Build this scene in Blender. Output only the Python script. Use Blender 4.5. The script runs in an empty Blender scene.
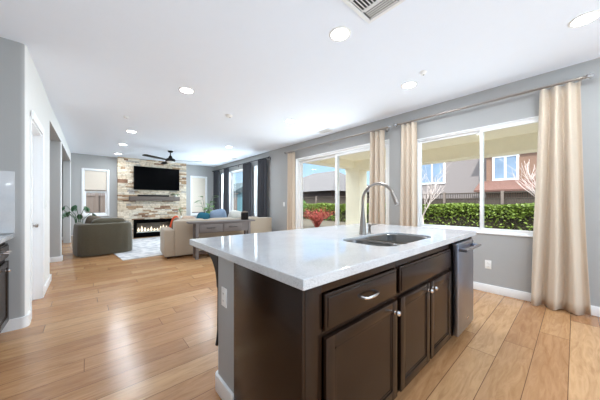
import bpy, bmesh, math, random
from mathutils import Vector, Matrix
random.seed(7)
scene = bpy.context.scene
PI = math.pi

# ------------------------------------------------------------------ camera, sky, sun, lights, exposure
cam_d = bpy.data.cameras.new('camera')
cam = bpy.data.objects.new('camera', cam_d)
scene.collection.objects.link(cam)
cam.location = (0, 0, 1.2007)
cam.rotation_euler = (PI / 2, 0, -0.7211)
cam_d.sensor_width = 36.0
cam_d.lens = 241.787 / 600 * 36
cam_d.shift_y = 3.18 / 600
cam_d.clip_start = 0.02
scene.camera = cam

scene.view_settings.view_transform = 'Standard'
scene.view_settings.look = 'None'
scene.view_settings.gamma = 1
scene.view_settings.use_curve_mapping = False
scene.view_settings.exposure = 0.34
scene.cycles.use_denoising = True
scene.cycles.max_bounces = 10
scene.cycles.diffuse_bounces = 6
scene.cycles.transparent_max_bounces = 16
scene.cycles.sample_clamp_indirect = 6
scene.cycles.caustics_reflective = False
scene.cycles.caustics_refractive = False

world = bpy.data.worlds.new('sky')
scene.world = world
world.use_nodes = True
wn, wl = world.node_tree.nodes, world.node_tree.links
bg = wn['Background']
tc = wn.new('ShaderNodeTexCoord')
sep = wn.new('ShaderNodeSeparateXYZ')
ramp = wn.new('ShaderNodeValToRGB')
ramp.color_ramp.elements[0].position = 0.0
ramp.color_ramp.elements[0].color = (0.20, 0.26, 0.30, 1)
ramp.color_ramp.elements[1].position = 0.5
ramp.color_ramp.elements[1].color = (0.9, 0.95, 1.0, 1)
mid = ramp.color_ramp.elements.new(0.22); mid.color = (0.11, 0.19, 0.30, 1)
wl.new(tc.outputs['Generated'], sep.inputs[0])
wl.new(sep.outputs['Z'], ramp.inputs[0])
wl.new(ramp.outputs[0], bg.inputs['Color'])
bg.inputs['Strength'].default_value = 3.4

def lamp(name, kind, loc, rot, energy, color=(1, 1, 1), size=None, size_y=None, angle=None):
    d = bpy.data.lights.new(name, kind)
    d.energy = energy
    d.color = color
    if kind == 'AREA':
        d.shape = 'RECTANGLE' if size_y else 'DISK'
        d.size = size
        if size_y: d.size_y = size_y
    if angle is not None: d.angle = angle
    o = bpy.data.objects.new(name, d)
    scene.collection.objects.link(o)
    o.location = loc
    o.rotation_euler = rot
    return o

lamp('sun', 'SUN', (0, -10, 20), (math.radians(42), 0, math.radians(-50)), 5.0, (1, .95, .88), angle=math.radians(1))
DAY = (0.74, 0.90, 1.0)
# daylight coming in at the openings (window area lights, pointing into the room)
IN_L = (0, PI / 2 + math.radians(3), 0)      # local -Z points to world -X
for nm_, loc_, e_, sz_, sy_ in (('daylight_sink_window', (4.074, 0.85, 1.5), 10, 1.25, 1.55), ('daylight_patio_door', (4.08, 3.5, 1.2), 50, 2.0, 2.3),
                                ('daylight_living_window', (4.12, 6.55, 1.56), 26, 1.4, .5), ('daylight_living_window', (4.12, 7.9, 1.56), 52, 1.4, 1.5), ('daylight_living_window', (4.12, 9.17, 1.56), 26, 1.4, .42)):
    lamp(nm_, 'AREA', loc_, IN_L, e_, DAY, sz_, sy_).visible_glossy = False
# unseen fill lamps added behind the camera and along the kitchen wall
lamp('rear_fill', 'AREA', (1.5, -2.7, 1.3), (PI / 2 + math.radians(42), 0, 0), 84, DAY, 4.4, 2.0).visible_glossy = False
lamp('kitchen_side_fill', 'AREA', (-1.1, .2, 1.35), (0, -PI / 2 - math.radians(50), 0), 16, DAY, 2.0, 5.0).visible_glossy = False

# ------------------------------------------------------------------ materials
def mat(name, col, rough=.5, metal=0.0, var=.06, scale=8.0, bump=0.0, bscale=60.0, spec=.5, stretch=None, coat=0.0, emit=None, estr=0.0, sheen=0.0):
    m = bpy.data.materials.new(name)
    m.use_nodes = True
    n, l = m.node_tree.nodes, m.node_tree.links
    b = n['Principled BSDF']
    b.inputs['Roughness'].default_value = rough
    b.inputs['Metallic'].default_value = metal
    b.inputs['Specular IOR Level'].default_value = spec
    b.inputs['Coat Weight'].default_value = coat
    b.inputs['Sheen Weight'].default_value = sheen
    t = n.new('ShaderNodeTexCoord')
    mp = n.new('ShaderNodeMapping')
    if stretch: mp.inputs['Scale'].default_value = stretch
    l.new(t.outputs['Object'], mp.inputs[0])
    nz = n.new('ShaderNodeTexNoise')
    nz.inputs['Scale'].default_value = scale
    nz.inputs['Detail'].default_value = 4
    l.new(mp.outputs[0], nz.inputs['Vector'])
    mx = n.new('ShaderNodeMix'); mx.data_type = 'RGBA'
    mx.inputs[6].default_value = tuple(c * (1 - var) for c in col) + (1,)
    mx.inputs[7].default_value = tuple(min(1, c * (1 + var)) for c in col) + (1,)
    l.new(nz.outputs[0], mx.inputs[0])
    l.new(mx.outputs[2], b.inputs['Base Color'])
    if bump:
        n2 = n.new('ShaderNodeTexNoise'); n2.inputs['Scale'].default_value = bscale
        n2.inputs['Detail'].default_value = 3
        l.new(mp.outputs[0], n2.inputs['Vector'])
        bp = n.new('ShaderNodeBump'); bp.inputs['Strength'].default_value = bump
        bp.inputs['Distance'].default_value = .01
        l.new(n2.outputs[0], bp.inputs['Height']); l.new(bp.outputs[0], b.inputs['Normal'])
    if emit:
        b.inputs['Emission Color'].default_value = emit + (1,)
        b.inputs['Emission Strength'].default_value = estr
    return m

def srgb(r, g, b):
    f = lambda c: (c / 255 / 12.92) if c / 255 <= .04045 else ((c / 255 + .055) / 1.055) ** 2.4
    return (f(r), f(g), f(b))

M = {}
M['wall'] = mat('wall_paint', srgb(173, 173, 173), .75, var=.015, bump=.08, bscale=180, spec=.3)
M['wall_white'] = mat('white_wall', srgb(232, 232, 230), .75, var=.01, bump=.08, bscale=180, spec=.3)
M['ceiling'] = mat('ceiling_paint', srgb(237, 243, 253), .85, var=.01, bump=.15, bscale=90, spec=.2)
M['trim'] = mat('white_trim', srgb(240, 241, 243), .4, var=.01)
M['vinyl'] = mat('white_vinyl', srgb(243, 244, 246), .35, var=.01)
M['espresso'] = mat('espresso_wood', srgb(36, 22, 14), .24, var=.3, scale=5, stretch=(1, 1, .12), spec=.36)
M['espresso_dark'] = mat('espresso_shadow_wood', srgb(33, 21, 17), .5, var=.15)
M['chrome'] = mat('polished_chrome', (.85, .85, .86), .12, 1.0, var=.02)
M['nickel'] = mat('brushed_nickel', srgb(178, 170, 163), .28, 1.0, var=.05, scale=40)
M['steel'] = mat('brushed_stainless', srgb(162, 169, 186), .3, 1.0, var=.06, scale=30, stretch=(1, 1, 30))
M['sink_steel'] = mat('sink_stainless', srgb(140, 138, 136), .3, 1.0, var=.06, scale=30)
M['black_metal'] = mat('black_metal', srgb(26, 25, 26), .4, .6, var=.1)
M['black_gloss'] = mat('black_gloss', srgb(5, 5, 6), .25, var=.05, spec=.03)
M['plastic_white'] = mat('white_plastic', srgb(238, 238, 236), .4, var=.01)
M['curtain'] = mat('beige_linen', srgb(205, 189, 171), .9, var=.05, scale=140, bump=.1, bscale=400, spec=.15, sheen=.2)
M['curtain_dark'] = mat('charcoal_drape', srgb(66, 66, 71), .8, var=.1, scale=100, bump=.1, bscale=300, spec=.2)
M['sofa'] = mat('oatmeal_upholstery', srgb(172, 158, 141), .95, var=.08, scale=120, bump=.15, bscale=250, spec=.1, sheen=.2)
M['olive'] = mat('olive_upholstery', srgb(84, 77, 63), .9, var=.12, scale=30, bump=.15, bscale=200, spec=.1, sheen=.3)
M['taupe'] = mat('taupe_cushion', srgb(122, 110, 98), .95, var=.15, scale=60, spec=.1)
M['teal'] = mat('teal_cushion', srgb(52, 105, 125), .9, var=.12, scale=60, spec=.1)
M['blue'] = mat('slate_blue_cushion', srgb(135, 152, 175), .9, var=.15, scale=20, spec=.1)
M['pillow_white'] = mat('cream_cushion', srgb(214, 212, 206), .9, var=.1, scale=30, spec=.1)
M['pillow_tan'] = mat('tan_cushion', srgb(192, 168, 150), .9, var=.08, scale=30, spec=.1)
M['orange'] = mat('rust_orange_cushion', srgb(196, 80, 46), .9, var=.1, scale=40, spec=.1)
M['greywood'] = mat('grey_washed_wood', srgb(106, 99, 97), .6, var=.22, scale=6, stretch=(1, 8, 8))
M['brownwood'] = mat('dark_brown_wood', srgb(72, 52, 44), .55, var=.25, scale=6, stretch=(1, 8, 3))
M['mantel'] = mat('grey_timber', srgb(98, 88, 82), .6, var=.25, scale=5, stretch=(1, 8, 8), bump=.2, bscale=20)
M['leaf'] = mat('green_leaf', srgb(92, 134, 66), .45, var=.35, scale=12)
M['leaf_dark'] = mat('dark_green_leaf', srgb(38, 82, 46), .4, var=.35, scale=12)
M['stem'] = mat('plant_stem', srgb(94, 84, 60), .7, var=.2)
M['pot'] = mat('white_ceramic', srgb(222, 220, 214), .35, var=.03)
M['soil'] = mat('potting_soil', srgb(52, 40, 32), .95, var=.3, scale=60)
M['diffuser'] = mat('lamp_diffuser', (1, 1, 1), .5, var=0, emit=(1, .98, .95), estr=22)
M['flame'] = mat('flame', srgb(255, 225, 190), .5, var=.02, emit=(1, .86, .68), estr=1.1)
M['firebed'] = mat('crushed_glass_bed', srgb(205, 200, 195), .3, var=.3, scale=80)
M['shade_cloth'] = mat('window_shade_fabric', srgb(232, 222, 210), .9, var=.04, scale=50, spec=.1)
M['tan_stucco'] = mat('tan_stucco', srgb(250, 243, 224), .9, var=.04, bump=.3, bscale=50, spec=.1)
M['house_stucco'] = mat('mauve_stucco', srgb(140, 133, 133), .9, var=.04, bump=.3, bscale=30, spec=.1)
M['brown_stucco'] = mat('brown_stucco', srgb(138, 112, 98), .9, var=.05, bump=.3, bscale=30, spec=.1)
M['roof_grey'] = mat('grey_roof_tile', srgb(98, 95, 97), .9, var=.2, scale=3, stretch=(1, 1, 8), bump=.4, bscale=8)
M['roof_red'] = mat('red_roof_tile', srgb(108, 78, 70), .9, var=.25, scale=6, bump=.4, bscale=12)
M['fence'] = mat('weathered_fence_wood', srgb(72, 63, 57), .9, var=.3, scale=5, stretch=(4, 4, .5))
M['fence_brown'] = mat('brown_fence_wood', srgb(122, 110, 104), .9, var=.2, scale=5, stretch=(4, 4, .5))
M['hedge'] = mat('hedge_leaf', srgb(104, 124, 44), .5, var=.55, scale=5)
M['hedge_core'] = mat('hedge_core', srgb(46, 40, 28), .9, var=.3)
M['red_twig'] = mat('red_twig', srgb(150, 66, 58), .8, var=.3)
M['bark'] = mat('pale_bark', srgb(196, 184, 180), .9, var=.15)
M['lawn'] = mat('yard_ground', srgb(84, 76, 64), .95, var=.25, scale=2)
M['concrete'] = mat('patio_concrete', srgb(214, 208, 198), .85, var=.05, scale=3)
M['teal_siding'] = mat('teal_siding', srgb(84, 128, 142), .7, var=.08)
M['dark_roof'] = mat('dark_shingle', srgb(70, 84, 90), .9, var=.2)
M['window_blue'] = mat('far_window_reflection', srgb(128, 148, 172), .1, var=.35, scale=1.2, spec=.8)  # blue and tree reflections are put into the pane colour
M['register_white'] = mat('register_white', srgb(232, 232, 232), .5, var=.01)
M['register_dark'] = mat('duct_shadow', srgb(60, 60, 62), .9, var=.05)

def glass(name, refl=.06, tint=(1, 1, 1)):
    m = bpy.data.materials.new(name); m.use_nodes = True
    n, l = m.node_tree.nodes, m.node_tree.links
    n.remove(n['Principled BSDF'])
    tr = n.new('ShaderNodeBsdfTransparent'); tr.inputs[0].default_value = tint + (1,)
    gl = n.new('ShaderNodeBsdfGlossy'); gl.inputs['Roughness'].default_value = .02
    lw = n.new('ShaderNodeLayerWeight'); lw.inputs[0].default_value = .25
    mu = n.new('ShaderNodeMath'); mu.operation = 'MULTIPLY'; mu.inputs[1].default_value = refl * 4
    mx = n.new('ShaderNodeMixShader')
    l.new(lw.outputs['Fresnel'], mu.inputs[0]); l.new(mu.outputs[0], mx.inputs[0])
    l.new(tr.outputs[0], mx.inputs[1]); l.new(gl.outputs[0], mx.inputs[2])
    l.new(mx.outputs[0], n['Material Output'].inputs[0])
    return m
M['glass'] = glass('window_glass', .05, (.97, .985, .98))
M['crystal'] = mat('crystal', (.55, .55, .56), .1, .7, var=.02, spec=.9)

def floor_material():
    m = bpy.data.materials.new('hickory_planks'); m.use_nodes = True
    n, l = m.node_tree.nodes, m.node_tree.links
    b = n['Principled BSDF']
    t = n.new('ShaderNodeTexCoord')
    mp = n.new('ShaderNodeMapping'); mp.inputs['Location'].default_value = (.3, -.12 + 19.0, 0)
    l.new(t.outputs['Object'], mp.inputs[0])
    br = n.new('ShaderNodeTexBrick')
    br.offset = 0; br.squash = 1
    br.inputs['Scale'].default_value = 1
    br.inputs['Brick Width'].default_value = 1.6
    br.inputs['Row Height'].default_value = .19
    br.inputs['Mortar Size'].default_value = .0022
    br.inputs['Mortar Smooth'].default_value = .3
    br.inputs['Bias'].default_value = 0
    br.inputs['Color1'].default_value = (0, 0, 0, 1)
    br.inputs['Color2'].default_value = (1, 1, 1, 1)
    br.inputs['Mortar'].default_value = (.5, .5, .5, 1)
    sx = n.new('ShaderNodeSeparateXYZ'); l.new(mp.outputs[0], sx.inputs[0])
    dv = n.new('ShaderNodeMath'); dv.operation = 'DIVIDE'; dv.inputs[1].default_value = .19; l.new(sx.outputs['Y'], dv.inputs[0])
    fl_ = n.new('ShaderNodeMath'); fl_.operation = 'FLOOR'; l.new(dv.outputs[0], fl_.inputs[0])
    wn_ = n.new('ShaderNodeTexWhiteNoise'); wn_.noise_dimensions = '1D'; l.new(fl_.outputs[0], wn_.inputs['W'])
    ma = n.new('ShaderNodeMath'); ma.operation = 'MULTIPLY_ADD'; ma.inputs[1].default_value = 1.6
    l.new(wn_.outputs['Value'], ma.inputs[0]); l.new(sx.outputs['X'], ma.inputs[2])
    cx = n.new('ShaderNodeCombineXYZ'); l.new(ma.outputs[0], cx.inputs['X']); l.new(sx.outputs['Y'], cx.inputs['Y'])
    l.new(cx.outputs[0], br.inputs['Vector'])
    rp = n.new('ShaderNodeValToRGB')
    e = rp.color_ramp.elements
    e[0].position = 0; e[0].color = srgb(176, 130, 91) + (1,)
    e[1].position = 1; e[1].color = srgb(204, 162, 119) + (1,)
    x = e.new(.5); x.color = srgb(192, 147, 104) + (1,)
    l.new(br.outputs['Color'], rp.inputs[0])
    # grain, shifted per plank
    sh = n.new('ShaderNodeVectorMath'); sh.operation = 'MULTIPLY_ADD'
    sh.inputs[1].default_value = (7, 3, 5)
    l.new(br.outputs['Color'], sh.inputs[0]); l.new(mp.outputs[0], sh.inputs[2])
    m2 = n.new('ShaderNodeMapping'); m2.inputs['Scale'].default_value = (1.3, 9, 1)
    l.new(sh.outputs[0], m2.inputs[0])
    g = n.new('ShaderNodeTexNoise'); g.inputs['Scale'].default_value = 2.2; g.inputs['Detail'].default_value = 8
    g.inputs['Roughness'].default_value = .62; g.inputs['Distortion'].default_value = 1.6
    l.new(m2.outputs[0], g.inputs['Vector'])
    gr = n.new('ShaderNodeValToRGB')
    gr.color_ramp.elements[0].position = .32; gr.color_ramp.elements[0].color = (.66, .58, .50, 1)
    gr.color_ramp.elements[1].position = .62; gr.color_ramp.elements[1].color = (1.0, 1.0, 1.0, 1)
    l.new(g.outputs[0], gr.inputs[0])
    mul = n.new('ShaderNodeMix'); mul.data_type = 'RGBA'; mul.blend_type = 'MULTIPLY'; mul.inputs[0].default_value = .8
    l.new(rp.outputs[0], mul.inputs[6]); l.new(gr.outputs[0], mul.inputs[7])
    seam = n.new('ShaderNodeMix'); seam.data_type = 'RGBA'
    seam.inputs[7].default_value = srgb(96, 64, 42) + (1,)
    l.new(br.outputs['Fac'], seam.inputs[0]); l.new(mul.outputs[2], seam.inputs[6])
    l.new(seam.outputs[2], b.inputs['Base Color'])
    rr = n.new('ShaderNodeMapRange'); rr.inputs['To Min'].default_value = .14; rr.inputs['To Max'].default_value = .28
    l.new(g.outputs[0], rr.inputs['Value']); l.new(rr.outputs[0], b.inputs['Roughness'])
    sub = n.new('ShaderNodeMath'); sub.operation = 'SUBTRACT'
    l.new(g.outputs[0], sub.inputs[0]); l.new(br.outputs['Fac'], sub.inputs[1])
    bp = n.new('ShaderNodeBump'); bp.inputs['Strength'].default_value = .25; bp.inputs['Distance'].default_value = .004
    l.new(sub.outputs[0], bp.inputs['Height']); l.new(bp.outputs[0], b.inputs['Normal'])
    return m
M['floor'] = floor_material()

def quartz_material():
    m = mat('white_quartz', srgb(226, 227, 230), .06, var=.0, spec=.5)
    n, l = m.node_tree.nodes, m.node_tree.links
    b = n['Principled BSDF']
    t = n.new('ShaderNodeTexCoord')
    nz = n.new('ShaderNodeTexNoise'); nz.inputs['Scale'].default_value = 240; nz.inputs['Detail'].default_value = 2
    n3 = n.new('ShaderNodeTexNoise'); n3.inputs['Scale'].default_value = 5; n3.inputs['Detail'].default_value = 5
    l.new(t.outputs['Object'], nz.inputs['Vector']); l.new(t.outputs['Object'], n3.inputs['Vector'])
    ad = n.new('ShaderNodeMath'); ad.operation = 'MULTIPLY_ADD'; ad.inputs[1].default_value = .35
    l.new(n3.outputs[0], ad.inputs[0]); l.new(nz.outputs[0], ad.inputs[2])
    r = n.new('ShaderNodeValToRGB')
    r.color_ramp.elements[0].position = .45; r.color_ramp.elements[0].color = srgb(176, 176, 180) + (1,)
    r.color_ramp.elements[1].position = .72; r.color_ramp.elements[1].color = srgb(208, 209, 212) + (1,)
    l.new(ad.outputs[0], r.inputs[0]); l.new(r.outputs[0], b.inputs['Base Color'])
    return m
M['quartz'] = quartz_material()

def ledger_material():
    m = mat('ledger_stone', (1, 1, 1), .85, var=0, spec=.25, bump=.6, bscale=45)
    n, l = m.node_tree.nodes, m.node_tree.links
    b = n['Principled BSDF']
    g = n.new('ShaderNodeNewGeometry')
    r = n.new('ShaderNodeValToRGB'); r.color_ramp.interpolation = 'CONSTANT'
    cols = [(0, (218, 202, 180)), (.2, (206, 190, 168)), (.34, (230, 218, 200)), (.5, (180, 150, 122)), (.58, (216, 206, 190)),
            (.72, (172, 142, 114)), (.78, (222, 209, 190)), (.9, (172, 166, 160)), (.95, (142, 110, 90))]
    e = r.color_ramp.elements
    e[0].position = 0; e[0].color = srgb(*cols[0][1]) + (1,)
    e[1].position = cols[-1][0]; e[1].color = srgb(*cols[-1][1]) + (1,)
    for p, c in cols[1:-1]:
        x = e.new(p); x.color = srgb(*c) + (1,)
    l.new(g.outputs['Random Per Island'], r.inputs[0])
    t = n.new('ShaderNodeTexCoord')
    nz = n.new('ShaderNodeTexNoise'); nz.inputs['Scale'].default_value = 14; nz.inputs['Detail'].default_value = 6
    l.new(t.outputs['Object'], nz.inputs['Vector'])
    gr = n.new('ShaderNodeValToRGB')
    gr.color_ramp.elements[0].position = .3; gr.color_ramp.elements[0].color = (.55, .48, .42, 1)
    gr.color_ramp.elements[1].position = .55; gr.color_ramp.elements[1].color = (1, 1, 1, 1)
    l.new(nz.outputs[0], gr.inputs[0])
    mul = n.new('ShaderNodeMix'); mul.data_type = 'RGBA'; mul.blend_type = 'MULTIPLY'; mul.inputs[0].default_value = .7
    l.new(r.outputs[0], mul.inputs[6]); l.new(gr.outputs[0], mul.inputs[7])
    l.new(mul.outputs[2], b.inputs['Base Color'])
    return m
M['stone'] = ledger_material()

def rug_material():
    m = mat('faded_rug', (1, 1, 1), .98, var=0, spec=.05, bump=.3, bscale=200)
    n, l = m.node_tree.nodes, m.node_tree.links
    b = n['Principled BSDF']
    t = n.new('ShaderNodeTexCoord')
    w = n.new('ShaderNodeTexVoronoi'); w.inputs['Scale'].default_value = 3.2; w.feature = 'DISTANCE_TO_EDGE'
    nz = n.new('ShaderNodeTexNoise'); nz.inputs['Scale'].default_value = 6; nz.inputs['Detail'].default_value = 8
    l.new(t.outputs['Object'], w.inputs['Vector']); l.new(t.outputs['Object'], nz.inputs['Vector'])
    a = n.new('ShaderNodeMath'); a.operation = 'MULTIPLY_ADD'; a.inputs[1].default_value = .8
    l.new(w.outputs['Distance'], a.inputs[0]); l.new(nz.outputs[0], a.inputs[2])
    r = n.new('ShaderNodeValToRGB')
    r.color_ramp.elements[0].position = .42; r.color_ramp.elements[0].color = srgb(184, 184, 189) + (1,)
    r.color_ramp.elements[1].position = .68; r.color_ramp.elements[1].color = srgb(224, 222, 222) + (1,)
    l.new(a.outputs[0], r.inputs[0]); l.new(r.outputs[0], b.inputs['Base Color'])
    return m
M['rug'] = rug_material()

# ------------------------------------------------------------------ mesh helpers
def woff(o):
    v = Vector((0, 0, 0))
    while o is not None:
        v += o.location; o = o.parent
    return v

class MB:
    def __init__(s): s.bm = bmesh.new()
    def box(s, x0, x1, y0, y1, z0, z1, bev=0.0, seg=2, M4=None):
        r = bmesh.ops.create_cube(s.bm, size=1)
        vs = r['verts']
        for v in vs:
            v.co = Vector(((x0 + x1) / 2 + v.co.x * (x1 - x0), (y0 + y1) / 2 + v.co.y * (y1 - y0), (z0 + z1) / 2 + v.co.z * (z1 - z0)))
            if M4 is not None: v.co = M4 @ v.co
        if bev > 0:
            es = list({e for v in vs for e in v.link_edges})
            bmesh.ops.bevel(s.bm, geom=es, offset=bev, segments=seg, affect='EDGES', profile=.5, clamp_overlap=True)
        return s
    def cyl(s, p0, p1, r0, r1=None, seg=20, caps=True):
        r1 = r0 if r1 is None else r1
        p0, p1 = Vector(p0), Vector(p1)
        d = p1 - p0
        q = d.to_track_quat('Z', 'Y').to_matrix()
        a = [s.bm.verts.new(p0 + q @ Vector((r0 * math.cos(2 * PI * i / seg), r0 * math.sin(2 * PI * i / seg), 0))) for i in range(seg)]
        b = [s.bm.verts.new(p1 + q @ Vector((r1 * math.cos(2 * PI * i / seg), r1 * math.sin(2 * PI * i / seg), 0))) for i in range(seg)]
        for i in range(seg):
            s.bm.faces.new((a[i], a[(i + 1) % seg], b[(i + 1) % seg], b[i]))
        if caps:
            s.bm.faces.new(a[::-1]); s.bm.faces.new(b)
        return s
    def tube(s, pts, r, seg=10, caps=True):
        pts = [Vector(p) for p in pts]
        rs = r if isinstance(r, (list, tuple)) else [r] * len(pts)
        rings = []
        up = None
        for i, p in enumerate(pts):
            d = (pts[min(i + 1, len(pts) - 1)] - pts[max(i - 1, 0)]).normalized()
            if up is None:
                up = d.orthogonal().normalized()
            else:
                up = (up - d * up.dot(d))
                up = up.normalized() if up.length > 1e-6 else d.orthogonal().normalized()
            w = d.cross(up)
            rings.append([s.bm.verts.new(p + rs[i] * (up * math.cos(2 * PI * k / seg) + w * math.sin(2 * PI * k / seg))) for k in range(seg)])
        for a, b in zip(rings, rings[1:]):
            for k in range(seg):
                s.bm.faces.new((a[k], a[(k + 1) % seg], b[(k + 1) % seg], b[k]))
        if caps:
            s.bm.faces.new(rings[0][::-1]); s.bm.faces.new(rings[-1])
        return s
    def lathe(s, prof, c=(0, 0, 0), seg=28, axis='Z'):
        c = Vector(c)
        def P(r, h, a):
            x, y = r * math.cos(a), r * math.sin(a)
            return c + {'Z': Vector((x, y, h)), 'Y': Vector((x, h, -y)), 'X': Vector((h, x, y))}[axis]
        rings = []
        for r, h in prof:
            if r < 1e-6: rings.append([s.bm.verts.new(P(0, h, 0))])
            else: rings.append([s.bm.verts.new(P(r, h, 2 * PI * k / seg)) for k in range(seg)])
        for a, b in zip(rings, rings[1:]):
            for k in range(seg):
                k2 = (k + 1) % seg
                if len(a) == 1 and len(b) == 1: continue
                if len(a) == 1: s.bm.faces.new((a[0], b[k2], b[k]))
                elif len(b) == 1: s.bm.faces.new((a[k], a[k2], b[0]))
                else: s.bm.faces.new((a[k], a[k2], b[k2], b[k]))
        return s
    def prism(s, poly, a0, a1, axis='Z', bev=0.0):
        def P(p, h):
            return Vector({'Z': (p[0], p[1], h), 'X': (h, p[0], p[1]), 'Y': (p[0], h, p[1])}[axis])
        a = [s.bm.verts.new(P(p, a0)) for p in poly]
        b = [s.bm.verts.new(P(p, a1)) for p in poly]
        n = len(poly)
        for i in range(n):
            s.bm.faces.new((a[i], a[(i + 1) % n], b[(i + 1) % n], b[i]))
        f1 = s.bm.faces.new(a[::-1]); f2 = s.bm.faces.new(b)
        if bev:
            es = list({e for f in (f1, f2) for e in f.edges})
            bmesh.ops.bevel(s.bm, geom=es, offset=bev, segments=2, affect='EDGES', profile=.5, clamp_overlap=True)
        return s
    def quad(s, a, b, c, d):
        s.bm.faces.new([s.bm.verts.new(Vector(p)) for p in (a, b, c, d)]); return s
    def sphere(s, c, r, sx=1, sy=1, sz=1, seg=16):
        res = bmesh.ops.create_uvsphere(s.bm, u_segments=seg, v_segments=max(6, seg // 2), radius=r)
        for v in res['verts']:
            v.co = Vector((v.co.x * sx, v.co.y * sy, v.co.z * sz)) + Vector(c)
        return s
    def xf(s, M4):
        bmesh.ops.transform(s.bm, matrix=M4, verts=s.bm.verts); return s
    def build(s, name, m, parent=None, world=True, smooth=True, angle=35):
        bm = s.bm
        bmesh.ops.recalc_face_normals(bm, faces=bm.faces)
        me = bpy.data.meshes.new(name)
        o = bpy.data.objects.new(name, me)
        scene.collection.objects.link(o)
        if parent is not None:
            o.parent = parent
            if world:
                bmesh.ops.translate(bm, vec=-woff(parent), verts=bm.verts)
        else:
            xs = [v.co for v in bm.verts]
            c = Vector(((min(v.x for v in xs) + max(v.x for v in xs)) / 2, (min(v.y for v in xs) + max(v.y for v in xs)) / 2, min(v.z for v in xs)))
            bmesh.ops.translate(bm, vec=-c, verts=bm.verts)
            o.location = c
        if smooth:
            for f in bm.faces: f.smooth = True
            for e in bm.edges:
                if len(e.link_faces) == 2 and e.calc_face_angle(0) > math.radians(angle): e.smooth = False
        bm.to_mesh(me); bm.free()
        me.materials.append(m)
        return o

def tag(o, label, cat, group=None):
    o['label'] = label; o['category'] = cat
    if group: o['group'] = group
    return o
def thing(name, label, cat, loc=(0, 0, 0), rotz=0.0, group=None):
    o = bpy.data.objects.new(name, None)
    scene.collection.objects.link(o)
    o.empty_display_size = .1
    o.location = loc; o.rotation_euler = (0, 0, rotz)
    return tag(o, label, cat, group)
def setting(name, loc=(0, 0, 0)):
    o = bpy.data.objects.new(name, None); scene.collection.objects.link(o)
    o.location = loc; o['kind'] = 'structure'
    return o
def struct(name, mb, m, parent=None, **k):
    o = mb.build(name, m, parent, **k)
    if parent is None: o['kind'] = 'structure'
    return o
def dup(root, loc, rotz=None, label=None, group=None):
    r = root.copy(); scene.collection.objects.link(r); r.location = loc
    if rotz is not None: r.rotation_euler = (0, 0, rotz)
    if label: r['label'] = label
    if group: r['group'] = group
    for ch in root.children:
        c = ch.copy(); scene.collection.objects.link(c); c.parent = r
        for g in ch.children:
            d = g.copy(); scene.collection.objects.link(d); d.parent = c
    return r

# ------------------------------------------------------------------ room shell
R, RO = 4.066, 4.25          # right wall inner / outer
F = 10.19                    # far wall inner
H = 2.74
def wall_boxes(mb, axis, f0, f1, a0, a1, holes):
    """wall slab between f0..f1, running a0..a1, with (b0,b1,z0,z1) holes"""
    def put(u0, u1, z0, z1):
        if u1 - u0 < 1e-4 or z1 - z0 < 1e-4: return
        if axis == 'Y': mb.box(f0, f1, u0, u1, z0, z1)
        else: mb.box(u0, u1, f0, f1, z0, z1)
    c = a0
    for b0, b1, z0, z1 in sorted(holes):
        put(c, b0, 0, H); put(b0, b1, 0, z0); put(b0, b1, z1, H); c = b1
    put(c, a1, 0, H)
    return mb

fl = struct('floor', MB().box(-3.2, RO, -3.4, 11.2, -.12, 0), M['floor'], smooth=False)
struct('ceiling', MB().box(-3.2, RO, -3.4, 11.2, H, H + .15), M['ceiling'], smooth=False)
SINKW = (-.04, 1.734, .785, 2.25)
SLIDE = (2.2, 4.795, .0, 2.354)
LIV = [(6.25, 6.85, .72, 2.40), (7.05, 8.74, .72, 2.40), (8.92, 9.42, .72, 2.40)]
struct('wall_right', wall_boxes(MB(), 'Y', R, RO, -3.4, F + .16, [SINKW, SLIDE] + LIV), M['wall'], smooth=False)
LW = (-.10, .505, .82, 2.262); RW = (3.14, 3.73, .74, 2.265)
struct('wall_far', wall_boxes(MB(), 'X', F, F + .16, -.385, R, [LW, RW]), M['wall'], smooth=False)
# left side: kitchen return wall, door wall, hall and den partitions (bullnose ends)
def bull(x0, x1, y0, y1, z0, z1, r=.035):
    return MB().box(x0, x1, y0, y1, z0, z1, 0)
def rounded_rect(x0, x1, y0, y1, r, corners, n=6):
    """corners: set of 'ne','nw','se','sw' to round"""
    pts = []
    for key, cx, cy, a in (('se', x1, y0, -PI / 2), ('ne', x1, y1, 0), ('nw', x0, y1, PI / 2), ('sw', x0, y0, PI)):
        if key in corners:
            sx = -1 if 'e' in key else 1
            sy = 1 if 's' in key else -1
            ox, oy = cx + sx * r, cy + sy * r
            for i in range(n + 1):
                t = a + i / n * PI / 2
                pts.append((ox + r * math.cos(t), oy + r * math.sin(t)))
        else: pts.append((cx, cy))
    return pts
def two_tone(o, xmin):  # faces towards +X get the lighter tone, the rest stay grey
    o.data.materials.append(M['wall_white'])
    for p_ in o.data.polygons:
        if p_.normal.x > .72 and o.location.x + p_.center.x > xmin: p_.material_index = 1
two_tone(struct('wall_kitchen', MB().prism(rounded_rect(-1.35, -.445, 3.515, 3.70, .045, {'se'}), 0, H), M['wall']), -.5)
struct('wall_side', MB().box(-1.35, -1.2, -3.4, 3.515, 0, H), M['wall'], smooth=False)
wl_ = MB().prism(rounded_rect(-.56, -.435, 4.48, 5.35, .035, {'ne'}), 0, 2.47)
wl_.prism([(-.56, 3.70), (-.445, 3.70), (-.435, 4.48), (-.56, 4.48)], 2.09, 2.47)
wl_.prism(rounded_rect(-.545, -.405, 7.01, 7.15, .035, {'se', 'ne'}), 0, 2.47)
wl_.prism(rounded_rect(-.545, -.382, 10.10, 11.05, .03, {'se'}), 0, 2.47)
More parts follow.
